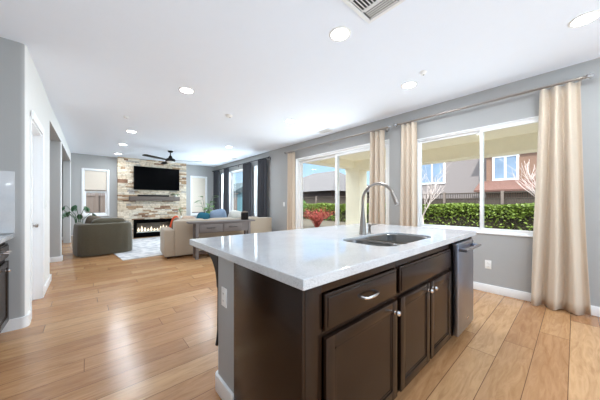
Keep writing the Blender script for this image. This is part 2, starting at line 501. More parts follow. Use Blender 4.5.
wl_.prism([(-.56, 3.70), (-.445, 3.70), (-.435, 4.48), (-.435, 5.35), (-.405, 7.01), (-.405, 7.15), (-.382, 10.1), (-.382, 11.05), (-.56, 11.05)], 2.47, H)
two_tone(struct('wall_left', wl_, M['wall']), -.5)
struct('wall_hall', MB().box(-3.2, -.545, 7.01, 7.15, 0, H).box(-3.2, -.56, 5.23, 5.35, 0, H).box(-3.2, -3.05, 5.35, 7.01, 0, H), M['wall'], smooth=False)
struct('wall_den', MB().box(-3.2, -.545, 11.0, 11.15, 0, H).box(-3.2, -3.05, 7.15, 11.0, 0, H), M['wall'], smooth=False)
struct('wall_back', wall_boxes(MB(), 'X', -3.4, -3.25, -1.2, R, [(-.9, 3.8, .12, 2.55)]), M['wall'], smooth=False)  # opening in this unseen wall is invented to let light in

# baseboards
BH, BT = .105, .016
def baseboard(name, boxes):
    mb = MB()
    for b in boxes: mb.box(*b, 0, BH, .006, 2)
    return struct(name, mb, M['trim'])
baseboard('baseboard_right', [(R - BT, R, -3.2, 2.12), (R - BT, R, 4.86, F)])
baseboard('baseboard_far', [(-.382, .74, F - BT, F), (2.9, R - BT, F - BT, F)])
mb = MB()
mb.prism(rounded_rect(-.63, -.445 + BT, 3.515 - BT, 3.69, .05, {'se', 'ne'}), 0, BH)
struct('baseboard_kitchen', mb, M['trim'])
baseboard('baseboard_left', [(-.435, -.435 + BT, 4.55, 5.35), (-.56, -.435 + BT, 5.35, 5.35 + BT), (-.56, -.405 + BT, 7.01 - BT, 7.01), (-.405, -.405 + BT, 7.0, 7.16), (-3.0, -.56, 7.01 - BT, 7.01)])
baseboard('baseboard_den', [(-3.05, -.545, 11.0 - BT, 11.0)])

# pantry door, closed, in the left wall
d2 = setting('door_2', (-.5, 4.09, 0))
struct('door_frame', MB().box(-.56, -.435, 4.44, 4.48, 0, 2.09).box(-.56, -.435, 3.70, 3.74, 0, 2.09).box(-.56, -.435, 3.74, 4.44, 2.05, 2.09)
       .box(-.435, -.418, 4.45, 4.535, 0, 2.16, .004).box(-.44, -.418, 3.70, 4.45, 2.07, 2.16, .004), M['trim'], d2)
leafb = MB().box(-.545, -.505, 3.742, 4.438, .01, 2.048, .003)
for z0, z1 in ((.2, .95), (1.1, 1.92)):
    for y0, y1 in ((3.84, 4.05), (4.13, 4.34)):
        leafb.box(-.508, -.498, y0, y1, z0, z1, .006)
struct('door_leaf', leafb, M['trim'], d2)
kb = MB().lathe([(0, .05), (.018, .048), (.025, .038), (.022, .026), (.01, .02), (.01, .008), (.028, .006), (.028, 0)], (-.505, 4.37, .925), 18, 'X')
struct('door_knob', kb, M['nickel'], d2)

# sliding windows on the right wall
def frame_boxes(mb, x0, x1, y0, y1, z0, z1, w, bev=.004):
    mb.box(x0, x1, y0, y0 + w, z0, z1, bev).box(x0, x1, y1 - w, y1, z0, z1, bev)
    mb.box(x0, x1, y0 + w, y1 - w, z1 - w, z1, bev).box(x0, x1, y0 + w, y1 - w, z0, z0 + w, bev)
    return mb
def reveal(mb, x0, x1, y0, y1, z0, z1, t=.012, sill=True):
    mb.box(x0, x1, y0, y0 + t, z0, z1).box(x0, x1, y1 - t, y1, z0, z1).box(x0, x1, y0, y1, z1 - t, z1)
    if sill: mb.box(x0 - .012, x1, y0, y1, z0, z0 + .02, .004)
    return mb
w1 = setting('window_1', (R, .85, .785))
y0, y1, z0, z1 = SINKW
struct('window_frame', frame_boxes(reveal(MB(), R - .002, RO, y0, y1, z0, z1), 4.085, 4.165, y0 + .01, y1 - .01, z0 + .018, z1 - .01, .022), M['vinyl'], w1)
struct('sash', frame_boxes(MB(), 4.092, 4.122, y0 + .032, .875, z0 + .04, z1 - .032, .034), M['vinyl'], w1)
struct('sash', frame_boxes(MB(), 4.125, 4.155, .835, y1 - .032, z0 + .04, z1 - .032, .034), M['vinyl'], w1)
struct('window_pane', MB().box(4.105, 4.110, y0 + .062, .845, z0 + .07, z1 - .062), M['glass'], w1)
struct('window_pane', MB().box(4.138, 4.143, .865, y1 - .062, z0 + .07, z1 - .062), M['glass'], w1)

d1 = setting('door_1', (R, 3.5, 0))
y0, y1, z0, z1 = SLIDE
fb = reveal(MB(), R - .002, RO, y0, y1, z0, z1, sill=False)
fb.box(4.12, 4.23, y0 + .01, y0 + .05, 0, z1 - .01, .004).box(4.12, 4.23, y1 - .05, y1 - .01, 0, z1 - .01, .004).box(4.12, 4.23, y0 + .05, y1 - .05, z1 - .06, z1 - .01, .004).box(4.1, 4.24, y0 + .05, y1 - .05, 0, .035, .004)
struct('door_frame', fb, M['vinyl'], d1)
struct('sliding_panel', frame_boxes(MB(), 4.18, 4.22, 3.465, y1 - .055, .036, z1 - .065, .055), M['vinyl'], d1)
struct('sliding_panel', frame_boxes(MB(), 4.13, 4.17, y0 + .055, 3.52, .036, z1 - .065, .055), M['vinyl'], d1)
struct('door_pane', MB().box(4.197, 4.202, 3.515, y1 - .105, .085, z1 - .115), M['glass'], d1)
struct('door_pane', MB().box(4.147, 4.152, y0 + .105, 3.47, .085, z1 - .115), M['glass'], d1)
struct('door_handle', MB().box(4.10, 4.13, 3.47, 3.495, .9, 1.15, .008), M['plastic_white'], d1)

for i, (y0, y1, z0, z1) in enumerate(LIV):
    w = setting('window_%d' % (i + 2), (R, (y0 + y1) / 2, z0))
    struct('window_frame', frame_boxes(reveal(MB(), R - .002, RO, y0, y1, z0, z1), 4.16, 4.23, y0 + .01, y1 - .01, z0 + .01, z1 - .01, .05), M['vinyl'], w)
    struct('window_pane', MB().box(4.195, 4.20, y0 + .05, y1 - .05, z0 + .05, z1 - .05), M['glass'], w)

# single-hung windows on the far wall
def hung_window(name, x0, x1, z0, z1, zr):
    w = setting(name, ((x0 + x1) / 2, F, z0))
    mb = MB()
    def fr(mb, a0, a1, b0, b1, c0, c1, t):
        mb.box(a0, a0 + t, b0, b1, c0, c1, .004).box(a1 - t, a1, b0, b1, c0, c1, .004).box(a0 + t, a1 - t, b0, b1, c1 - t, c1, .004).box(a0 + t, a1 - t, b0, b1, c0, c0 + t, .004)
    fr(mb, x0 - .04, x1 + .04, F - .018, F + .02, z0 - .04, z1 + .04, .055)
    fr(mb, x0, x1, F + .02, F + .12, z0, z1, .03)
    struct('window_frame', mb, M['vinyl'], w)
    s = MB(); fr(s, x0 + .03, x1 - .03, F + .06, F + .09, z0 + .03, zr + .03, .035)
    struct('sash', s, M['vinyl'], w)
    s = MB(); fr(s, x0 + .03, x1 - .03, F + .09, F + .12, zr - .03, z1 - .03, .035)
    struct('sash', s, M['vinyl'], w)
    struct('window_pane', MB().box(x0 + .06, x1 - .06, F + .073, F + .077, z0 + .06, zr), M['glass'], w)
    struct('window_pane', MB().box(x0 + .06, x1 - .06, F + .103, F + .107, zr, z1 - .06), M['glass'], w)
hung_window('window_5', *LW, 1.56)
hung_window('window_6', *RW, 1.54)
def shade(x0, x1, zb, zt, label):
    t = thing('window_shade', label, 'window shade', ((x0 + x1) / 2, F + .045, zb), 0, 'cellular shades in the far windows')
    mb = MB(); n = int((zt - zb) / .03)
    for k in range(n):
        z = zb + .03 + k * (zt - zb - .03) / n; dz = (zt - zb - .03) / n
        mb.prism([(F + .028, z), (F + .04, z + dz / 2), (F + .028, z + dz), (F + .05, z + dz), (F + .05, z)], x0 + .035, x1 - .035, 'X')
    mb.build('shade_cloth', M['shade_cloth'], t)
    MB().box(x0 + .035, x1 - .035, F + .026, F + .052, zb, zb + .03, .003).build('bottom_rail', M['taupe'], t)['label'] = 'darker bottom rail of the shade'
shade(LW[0], LW[1], 1.60, LW[3] - .03, 'cream shade half lowered in the window left of the stone chimney')
shade(RW[0], RW[1], RW[2] + .07, RW[3] - .03, 'pale shade fully lowered in the window right of the stone chimney')

# ------------------------------------------------------------------ island
IX0, IX1, IY0, IY1, CT, CB = .5954, 2.9581, .6585, 1.9805, .92, .877
half = setting('wall_island', (1.8, 1.4, 0))
struct('half_wall', MB().prism(rounded_rect(.632, 2.92, 1.275, 1.54, .03, {'sw', 'nw', 'ne'}), 0, CB - .001), M['wall'], half)
struct('baseboard', MB().prism(rounded_rect(.632 - BT, 2.92 + BT, 1.275, 1.54 + BT, .04, {'nw', 'ne'}), 0, BH, bev=.004), M['trim'], half)

# worktop with sink cut-out
def rrect(x0, x1, y0, y1, r, n=8):
    return rounded_rect(x0, x1, y0, y1, r, {'se', 'ne', 'nw', 'sw'}, n)
SX0, SX1, SY0, SY1 = 1.42, 2.21, .775, 1.195
top = MB().box(IX0, IX1, IY0, IY1, CB, CT, .0035, 2).build('island_countertop', M['quartz'])
tag(top, 'white speckled quartz slab on the dark kitchen island', 'countertop')
cut = MB().prism(rrect(SX0, SX1, SY0, SY1, .11), CB - .1, CT + .1).build('cutter', M['quartz'])
bo = top.modifiers.new('b', 'BOOLEAN'); bo.operation = 'DIFFERENCE'; bo.object = cut; bo.solver = 'EXACT'
bpy.context.view_layer.update()
ev = top.evaluated_get(bpy.context.evaluated_depsgraph_get())
nm = bpy.data.meshes.new_from_object(ev)
top.modifiers.clear(); top.data = nm
for p_ in nm.polygons: p_.use_smooth = False
bpy.data.objects.remove(cut, do_unlink=True)

# sink: two bowls with a low divider
sink = thing('kitchen_sink', 'double bowl stainless steel sink set under the island quartz', 'sink', (1.815, .985, CB - .22))
def bowl(x0, x1, y0, y1, r, zt, depth):
    mb = MB(); n = 8
    levels = [(-.001, zt + .001), (.014, zt), (.018, zt - .006), (.022, zt - depth + .05), (.034, zt - depth + .018), (.06, zt - depth)]
    rings = []
    for ins, z in levels:
        rings.append([mb.bm.verts.new((p[0], p[1], z)) for p in rrect(x0 + ins, x1 - ins, y0 + ins, y1 - ins, max(.02, r - ins * .5), n)])
    for a, b in zip(rings, rings[1:]):
        for k in range(len(a)):
            mb.bm.faces.new((a[k], a[(k + 1) % len(a)], b[(k + 1) % len(a)], b[k]))
    mb.bm.faces.new(rings[-1])
    return mb
ZT = CT - .012
b1 = bowl(SX0 + .004, 1.685, SY0 + .004, SY1 - .004, .105, ZT, .19).build('sink_bowl', M['sink_steel'], sink)
b2 = bowl(1.73, SX1 - .004, SY0 + .004, SY1 - .004, .105, ZT, .21).build('sink_bowl', M['sink_steel'], sink)
MB().box(1.665, 1.75, SY0 + .006, SY1 - .006, ZT - .02, ZT - .004, .006).build('divider', M['sink_steel'], sink)
for bx, bowl_, dz in ((1.555, b1, .19), (1.97, b2, .21)):
    MB().lathe([(0, .002), (.035, .002), (.042, .006), (.046, .002), (.046, 0)], (bx, .985, ZT - dz), 20).build('drain', M['chrome'], bowl_)

# faucet
fx, fy = 1.862, 1.262
fa = thing('kitchen_faucet', 'tall brushed nickel gooseneck faucet behind the double sink', 'faucet', (fx, fy, CT))
MB().lathe([(0, .0), (.034, 0), (.034, .008), (.031, .014), (.029, .03), (.027, .07), (.023, .13), (.0155, .2), (.0135, .24), (0, .24)], (fx, fy, CT), 24).build('faucet_body', M['nickel'], fa)
pts = [(fx, fy, CT + .22), (fx, fy, CT + .30)]
rad = .148
for i in range(0, 15):
    a = PI - i / 14 * math.radians(162)
    pts.append((fx, fy - rad - rad * math.cos(a) * 1.0, CT + .30 + rad * math.sin(a)))
neck = MB().tube(pts, .0125, 14).build('spout', M['nickel'], fa)
e = Vector(pts[-1]); d = (e - Vector(pts[-2])).normalized()
MB().tube([e - d * .005, e + d * .03, e + d * .075, e + d * .085], [.0145, .0155, .0205, .018], 16).build('spray_head', M['nickel'], fa)
MB().lathe([(.0, 0), (.02, 0), (.02, .006), (.015, .01), (.013, .06), (.0155, .065), (.0155, .085), (0, .09)], (fx + .105, fy + .0, CT), 18).tube([(fx + .105, fy, CT + .075), (fx + .15, fy - .01, CT + .08), (fx + .195, fy - .02, CT + .082)], [.008, .007, .006], 10).build('lever_handle', M['nickel'], fa)

# cabinets of the island
CY0, CYB = .69, 1.272
def shaker(mb, x0, x1, z0, z1, yf, axis='Y', fr=.055, t=.02, rec=.007):
    """raised-panel front facing -Y (or facing +X when axis is X: x0,x1 are then Y values and yf the X of the outer face)"""
    def B(a0, a1, d0, d1, c0, c1, bev=.0025):
        if axis == 'Y': mb.box(a0, a1, yf + d0, yf + d1, c0, c1, bev)
        else: mb.box(yf - d1, yf - d0, a0, a1, c0, c1, bev)
    B(x0, x0 + fr, 0, t, z0, z1); B(x1 - fr, x1, 0, t, z0, z1)
    B(x0 + fr, x1 - fr, 0, t, z1 - fr, z1); B(x0 + fr, x1 - fr, 0, t, z0, z0 + fr)
    B(x0 + fr - .002, x1 - fr + .002, rec, t - .002, z0 + fr - .002, z1 - fr + .002, 0)
    iw = .014
    B(x0 + fr, x0 + fr + iw, .004, rec + .003, z0 + fr, z1 - fr, .003); B(x1 - fr - iw, x1 - fr, .004, rec + .003, z0 + fr, z1 - fr, .003)
    B(x0 + fr, x1 - fr, .004, rec + .003, z1 - fr - iw, z1 - fr, .003); B(x0 + fr, x1 - fr, .004, rec + .003, z0 + fr, z0 + fr + iw, .003)
    return mb
def carcass(x0, x1, y0, y1, zb, zt, x_left=True):
    t = .018
    mb = MB().box(x0, x0 + t, y0, y1, zb, zt).box(x1 - t, x1, y0, y1, zb, zt).box(x0 + t, x1 - t, y0, y1, zb, zb + t).box(x0 + t, x1 - t, y1 - t, y1, zb + t, zt)
    return mb
def knob(p, axis='Y', parent=None):
    x, y, z = p
    if axis == 'Y':
        prof = [(0, -.033), (.008, -.032), (.014, -.027), (.0155, -.021), (.013, -.015), (.006, -.011), (.006, -.003), (.011, -.002), (.011, 0)]
        return MB().lathe(prof, (x, y, z), 14, 'Y').build('knob', M['chrome'], parent)
    prof = [(0, .033), (.008, .032), (.014, .027), (.0155, .021), (.013, .015), (.006, .011), (.006, .003), (.011, .002), (.011, 0)]
    return MB().lathe(prof, (x, y, z), 14, 'X').build('knob', M['chrome'], parent)
FY = .668    # outer face of the fronts
DRT, DRB, DT, DBt = .826, .672, .647, .10

c1 = thing('base_cabinet', 'dark espresso island cabinet with one drawer over one door', 'cabinet', (1.0, .98, 0))
mb = carcass(.634, 1.346, CY0 + .018, CYB, .085, CB)
mb.box(.634, .726, CY0, CY0 + .018, .085, CB, .001).box(1.332, 1.346, CY0, CY0 + .018, .085, CB).box(.726, 1.332, CY0, CY0 + .018, .83, CB).box(.726, 1.332, CY0, CY0 + .018, .648, .668).box(.726, 1.332, CY0, CY0 + .018, .085, .098)
mb.build('carcass', M['espresso'], c1)
MB().box(.65, 1.346, CY0 + .07, CY0 + .085, 0, .085).build('toe_kick', M['espresso_dark'], c1)
dr = MB().box(.731, 1.327, FY + .006, CY0, DRB, DRT, .006, 3).box(.744, 1.314, FY, FY + .008, DRB + .013, DRT - .013, .006, 3).build('drawer', M['espresso'], c1)
hx = 1.03
MB().tube([(hx - .058, FY, .757), (hx - .056, FY - .02, .757), (hx - .045, FY - .03, .757), (hx, FY - .035, .757), (hx + .045, FY - .03, .757), (hx + .056, FY - .02, .757), (hx + .058, FY, .757)], [.0085, .007, .006, .0075, .006, .007, .0085], 10).build('pull', M['chrome'], dr)
do = shaker(MB(), .731, 1.327, DBt, DT, FY).build('door', M['espresso'], c1)
knob((1.297, FY, .588), 'Y', do)

c2 = thing('base_cabinet', 'dark espresso sink cabinet with paired doors under a false drawer', 'cabinet', (1.8, .98, 0))
mb = carcass(1.348, 2.262, CY0 + .018, CYB, .085, .66)
mb.box(1.348, 1.366, CY0 + .018, CY0 + .04, .66, CB).box(2.244, 2.262, CY0 + .018, CY0 + .04, .66, CB)
mb.box(1.348, 1.366, CY0, CY0 + .018, .085, CB).box(2.246, 2.262, CY0, CY0 + .018, .085, CB).box(1.366, 2.246, CY0, CY0 + .018, .83, CB).box(1.366, 2.246, CY0, CY0 + .018, .648, .668).box(1.366, 2.246, CY0, CY0 + .018, .085, .098).box(1.79, 1.825, CY0, CY0 + .018, .098, .648)
mb.build('carcass', M['espresso'], c2)
MB().box(1.348, 2.262, CY0 + .07, CY0 + .085, 0, .085).build('toe_kick', M['espresso_dark'], c2)
MB().box(1.37, 2.238, FY + .006, CY0, DRB, DRT, .006, 3).box(1.383, 2.225, FY, FY + .008, DRB + .013, DRT - .013, .006, 3).build('drawer_front', M['espresso'], c2)
do = shaker(MB(), 1.37, 1.797, DBt, DT, FY).build('door', M['espresso'], c2)
knob((1.768, FY, .60), 'Y', do)
do = shaker(MB(), 1.818, 2.240, DBt, DT, FY).build('door', M['espresso'], c2)
knob((1.846, FY, .60), 'Y', do)

MB().box(.618, .632, CY0, 1.268, .0, CB - .001, .002).build('end_panel', M['espresso'], c1)

dw = thing('dishwasher', 'stainless steel dishwasher with bar handle at the island end', 'dishwasher', (2.56, .96, 0))
MB().box(2.285, 2.728, .675, 1.26, .09, CB - .004).build('tub', M['black_metal'], dw)
MB().box(2.29, 2.728, .74, .755, 0, .09).build('toe_kick', M['black_metal'], dw)
dd = MB().box(2.283, 2.732, .632, .674, .10, .862, .006, 3).build('door', M['steel'], dw)
hb = MB().box(2.30, 2.345, .585, .632, .80, .828, .005).box(2.675, 2.715, .585, .632, .80, .828, .005).cyl((2.285, .583, .815), (2.73, .583, .815), .0125, None, 16)
hb.build('bar_handle', M['steel'], dd)
MB().box(2.52, 2.575, .6295, .632, .175, .192, .001).build('badge', M['chrome'], dd)
MB().box(2.734, 2.925, .692, 1.268, 0, CB - .001).build('side_panel', M['espresso'], dw)

# corbel bracket under the seating overhang
cb = thing('corbel_bracket', 'black iron bracket holding the quartz overhang beside the grey half wall', 'bracket', (.665, 1.556, .22))
mb = MB()
arc = []
n = 14
for i in range(n + 1):
    t = i / n
    arc.append((1.575 + .20 * (1 - math.sin(t * PI / 2)), CB - .03 - .20 * (1 - math.cos(t * PI / 2))))
poly = [(1.556, CB), (1.80, CB), (1.80, CB - .02)] + arc + [(1.556, CB - .24)]
mb.prism(poly, .645, .69, 'X')
mb.build('brace', M['black_metal'], cb)
MB().tube([(.655, 1.562, CB - .22), (.655, 1.566, .55), (.655, 1.568, .36), (.655, 1.578, .29), (.655, 1.592, .25)], [.008, .008, .009, .011, .012], 8).build('leg_strap', M['black_metal'], cb)

def outlet(name, label, cat, c, face, group=None, w=.07, h=.115, kind='outlet'):
    """face: unit normal (x,y)"""
    nx, ny = face
    t = thing(name, label, cat, (c[0], c[1], c[2] - h / 2), 0, group)
    def B(w0, w1, d0, d1, z0, z1, bev):
        xs = [c[0] + nx * d0 + -ny * w0, c[0] + nx * d1 + -ny * w1]
        ys = [c[1] + ny * d0 + nx * w0, c[1] + ny * d1 + nx * w1]
        return MB().box(min(xs), max(xs), min(ys), max(ys), c[2] + z0, c[2] + z1, bev)
    B(-w / 2, w / 2, 0, .006, -h / 2, h / 2, .002).build('cover_plate', M['plastic_white'], t)
    if kind == 'outlet':
        for dz in (-.022, .022):
            r = B(-.017, .017, .006, .008, dz - .014, dz + .014, .0008).build('socket', M['plastic_white'], t)
            for dx in (-.006, .006):
                B(dx - .001, dx + .001, .0078, .0084, dz - .004, dz + .006, 0).build('slot', M['register_dark'], r)
    else:
        for k in range(int(round(w / .05))):
            cx = (k - (int(round(w / .05)) - 1) / 2) * .046
            B(cx - .016, cx + .016, .006, .010, -.033, .033, .001).build('rocker', M['plastic_white'], t)
    return t
outlet('electrical_outlet', 'white outlet on the grey half wall under the island slab', 'outlet', (.632, 1.42, .625), (-1, 0), 'wall outlets')
outlet('electrical_outlet', 'white outlet low on the grey wall under the big window', 'outlet', (R, .775, .372), (-1, 0), 'wall outlets')
outlet('light_switch', 'white switch plate on the right wall beside the patio door curtain', 'switch', (R, 5.29, 1.17), (-1, 0), None, .075, .115, 'switch')
outlet('light_switch', 'white wide switch plate on the left wall past the pantry door', 'switch', (-.435, 4.86, 1.18), (1, 0), None, .12, .115, 'switch')

# ------------------------------------------------------------------ left kitchen run
kc = thing('base_cabinet', 'dark cabinet against the left wall with drawer and door in shadow', 'cabinet', (-.88, 3.0, 0))
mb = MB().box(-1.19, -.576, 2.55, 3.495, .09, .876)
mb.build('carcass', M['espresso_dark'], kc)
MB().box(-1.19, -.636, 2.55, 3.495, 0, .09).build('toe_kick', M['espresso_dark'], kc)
dr = MB().box(-.576, -.554, 3.0, 3.475, .70, .83, .003).box(-.555, -.546, 3.013, 3.462, .713, .817, .005).build('drawer', M['espresso'], kc)
MB().tube([(-.546, 3.26, .765), (-.516, 3.26, .765), (-.512, 3.32, .765), (-.516, 3.38, .765), (-.546, 3.38, .765)], .007, 10).build('pull', M['chrome'], dr)
do = shaker(MB(), 3.0, 3.475, .11, .67, -.548, 'X').build('door', M['espresso'], kc)
knob((-.548, 3.34, .60), 'X', do)
tag(MB().box(-1.195, -.517, 2.5, 3.497, .877, .917, .003).build('side_countertop', M['quartz']), 'white quartz counter on the dark cabinet at the left edge', 'countertop')
tag(MB().box(-1.195, -.517, 3.498, 3.514, .918, 1.50, .002).build('backsplash', M['quartz']), 'white upright quartz backsplash on the grey wall at the left edge', 'backsplash')

# ------------------------------------------------------------------ ceiling fittings
cl0 = None
spots = [(1.726, 1.412, 'round lit ceiling light nearest the big ceiling register'),
         (3.123, -.055, 'largest lit ceiling light, in the upper right corner of the photo'),
         (3.146, 1.428, 'round lit ceiling light beside the small detector near the sink window'),
         (1.016, 3.50, 'round lit ceiling light left of centre above open floor'),
         (2.85, 3.525, 'round lit ceiling light in front of the patio door'),
         (.709, 6.29, 'round lit ceiling light above the left hall, nearest of three in that row'),
         (.70, 7.816, 'round lit ceiling light left of the fan, middle of its row of three'),
         (.72, 9.40, 'small round lit ceiling light just before the stone chimney, farthest left'),
         (2.913, 6.26, 'round lit ceiling light above the grey console table'),
         (2.924, 7.888, 'round lit ceiling light right of the fan near the dark curtains')]
for x, y, lab in spots:
    if cl0 is None:
        cl0 = thing('ceiling_light', lab, 'ceiling light', (x, y, H), 0, 'recessed ceiling lights')
        MB().lathe([(.098, 0), (.098, -.004), (.09, -.008), (.078, -.006), (.078, 0)], (x, y, H), 28).build('trim_ring', M['plastic_white'], cl0)
        MB().lathe([(0, -.004), (.078, -.004), (.078, -.001), (0, -.001)], (x, y, H), 28).build('diffuser', M['diffuser'], cl0)
    else:
        dup(cl0, (x, y, H), None, lab, 'recessed ceiling lights')
for x, y, e_ in [(s[0], s[1], 11) for s in spots] + [(-1.6, 6.2, 14), (-1.6, 9.0, 22), (.3, -1.4, 8), (1.8, -1.4, 8)]:  # last four have no fixture: unseen fill added for hall, den and kitchen
    lamp('downlight_or_fill', 'AREA', (x, y, H - .012), (0, 0, 0), e_, (.84, .935, 1.0), .16)

def detector(name, label, cat, x, y, r, h):
    t = thing(name, label, cat, (x, y, H - h))
    MB().lathe([(0, 0), (r * .55, 0), (r * .8, h * .3), (r * .92, h * .6), (r, h * .65), (r, h)], (x, y, H - h), 24).build('cover', M['plastic_white'], t)
    MB().lathe([(0, -.003), (r * .15, -.003), (r * .18, 0), (0, 0)], (x + r * .3, y, H - h), 10).build('sensor', M['register_dark'], t)
detector('smoke_detector', 'white round smoke detector on the ceiling in the middle of the room', 'smoke detector', 1.86, 4.0, .062, .035)
detector('smoke_detector', 'small white sensor disc on the ceiling near the sink window', 'smoke detector', 2.957, 1.178, .04, .03)
detector('smoke_detector', 'small white sensor disc on the ceiling above the left hallway', 'smoke detector', .514, 5.265, .04, .03)

vg = thing('ceiling_register', 'large square white slatted register cut by the top of the picture', 'vent', (1.5, .85, H - .02))
vx0, vx1, vy0, vy1 = 1.20, 1.80, .56, 1.16
mb = MB()
for b in ((vx0, vx1, vy1 - .03, vy1), (vx0, vx1, vy0, vy0 + .03), (vx0, vx0 + .03, vy0 + .03, vy1 - .03), (vx1 - .03, vx1, vy0 + .03, vy1 - .03), (1.49, 1.505, vy0 + .03, vy1 - .03), (vx0 + .03, vx1 - .03, .855, .87)):
    mb.box(*b, H - .014, H - .0005, .003)
mb.build('grille_frame', M['register_white'], vg)
MB().box(vx0 + .02, vx1 - .02, vy0 + .02, vy1 - .02, H - .003, H - .0008).build('duct_backing', M['register_dark'], vg)
def slats(x0, x1, y0, y1, n, along):
    mb = MB()
    for k in range(n):
        if along == 'Y':
            x = x0 + (k + .5) * (x1 - x0) / n
            mb.box(x - .0045, x + .0045, y0, y1, -.0012, .0012, 0, M4=Matrix.Translation((x, 0, H - .008)) @ Matrix.Rotation(.25, 4, 'Y') @ Matrix.Translation((-x, 0, 0)))
        else:
            y = y0 + (k + .5) * (y1 - y0) / n
            mb.box(x0, x1, y - .0045, y + .0045, -.0012, .0012, 0, M4=Matrix.Translation((0, y, H - .008)) @ Matrix.Rotation(.25, 4, 'X') @ Matrix.Translation((0, -y, 0)))
    return mb
slats(1.66, 1.77, .885, 1.115, 5, 'Y').box(1.645, 1.66, .87, 1.13, H - .012, H - .001).build('slat_bank', M['register_white'], vg)
slats(1.505, 1.645, .87, 1.13, 10, 'X').build('slat_bank', M['register_white'], vg)
slats(1.505, 1.77, .59, .855, 12, 'Y').build('slat_bank', M['register_white'], vg)
slats(1.23, 1.49, .87, 1.13, 10, 'X').build('slat_bank', M['register_white'], vg)
slats(1.23, 1.49, .59, .855, 12, 'Y').build('slat_bank', M['register_white'], vg)
for x, y, lab in ((3.80, 3.514, 'small white slot vent in the ceiling over the patio door'), (3.79, 7.76, 'small white slot vent in the ceiling by the dark curtains')):
    t = thing('ceiling_vent', lab, 'vent', (x, y, H - .012), 0, 'slot vents along the window wall')
    MB().box(x - .06, x + .06, y - .15, y + .15, H - .004, H - .0008).build('duct_backing', M['register_dark'], t)
    mb = MB().box(x - .075, x - .055, y - .165, y + .165, H - .012, H - .001).box(x + .055, x + .075, y - .165, y + .165, H - .012, H - .001).box(x - .055, x + .055, y - .165, y - .145, H - .012, H - .001).box(x - .055, x + .055, y + .145, y + .165, H - .012, H - .001)
    for k in range(5): mb.box(x - .048 + k * .022, x - .038 + k * .022, y - .145, y + .145, H - .010, H - .005)
    mb.build('grille', M['register_white'], t)

# fan
fanx, fany = 1.838, 7.88
fan = thing('ceiling_fan', 'dark three-blade ceiling fan with frosted lamp before the fireplace', 'fan', (fanx, fany, 2.38))
MB().lathe([(0, 2.739), (.07, 2.739), (.07, 2.72), (.05, 2.695), (.02, 2.69), (0, 2.69)], (fanx, fany, 0), 24).build('canopy', M['black_metal'], fan)
MB().cyl((fanx, fany, 2.58), (fanx, fany, 2.695), .014).build('downrod', M['black_metal'], fan)
MB().lathe([(0, 2.60), (.03, 2.60), (.045, 2.57), (.06, 2.53), (.12, 2.50), (.135, 2.475), (.135, 2.45), (.11, 2.43), (0, 2.43)], (fanx, fany, 0), 28).build('motor_housing', M['black_metal'], fan)
MB().lathe([(.10, 2.43), (.098, 2.41), (.08, 2.388), (.04, 2.376), (0, 2.374)], (fanx, fany, 0), 28).build('lamp_glass', M['pot'], fan)
for a in (-28, 92, 212):
    mb = MB()
    poly = [(.11, -.03), (.2, -.05), (.55, -.068), (.85, -.066), (.885, -.04), (.885, .04), (.85, .062), (.55, .06), (.2, .045), (.11, .03)]
    mb.prism(poly, -.004, .004, 'Z')
    mb.xf(Matrix.Translation((fanx, fany, 2.462)) @ Matrix.Rotation(math.radians(a), 4, 'Z') @ Matrix.Rotation(math.radians(11), 4, 'X'))
    mb.build('blade', M['black_metal'], fan)

# ------------------------------------------------------------------ curtains and rods
def curtain_rod(label, yA, yB, z, X, brackets, fin='crystal', group='curtain rods on the window wall'):
    t = thing('curtain_rod', label, 'curtain rod', (X, (yA + yB) / 2, z), 0, group)
    MB().cyl((X, yA, z), (X, yB, z), .015, None, 14).build('pole', M['nickel'] if fin == 'crystal' else M['black_metal'], t)
    for y, s in ((yA, -1), (yB, 1)):
        f = MB().lathe([(0, 0), (.018, 0), (.02, .008 * s), (.014, .018 * s), (.02, .022 * s), (.02, .028 * s), (0, .03 * s)], (X, y, z), 16, 'Y').build('finial', M['nickel'] if fin == 'crystal' else M['black_metal'], t)
        if fin == 'crystal':
            mb = MB(); bmesh.ops.create_icosphere(mb.bm, subdivisions=1, radius=.034); mb.xf(Matrix.Translation((X, y + s * .056, z)))
            mb.build('crystal_ball', M['crystal'], f, smooth=False)
        else:
            MB().sphere((X, y + s * .045, z), .024).build('ball', M['black_metal'], f)
    for y in brackets:
        MB().box(R - .008, R - .0005, y - .015, y + .015, z - .05, z + .03, .002).cyl((R - .006, y, z - .018), (X, y, z - .018), .006, None, 8).box(X - .016, X + .016, y - .006, y + .006, z - .022, z - .0127, .002).build('bracket', M['nickel'] if fin == 'crystal' else M['black_metal'], t)
    return t
RX = 3.955
curtain_rod('silver curtain rod with faceted ball ends above the patio door', 2.19, 5.03, 2.535, RX, (2.24, 3.58, 4.98))
curtain_rod('silver curtain rod with faceted ball ends above the sink window', -.05, 1.96, 2.535, RX, (-.035, 1.95))
curtain_rod('black curtain rod with ball ends above the living room windows', 5.90, 9.99, 2.535, RX, (5.94, 7.95, 9.95), 'ball')

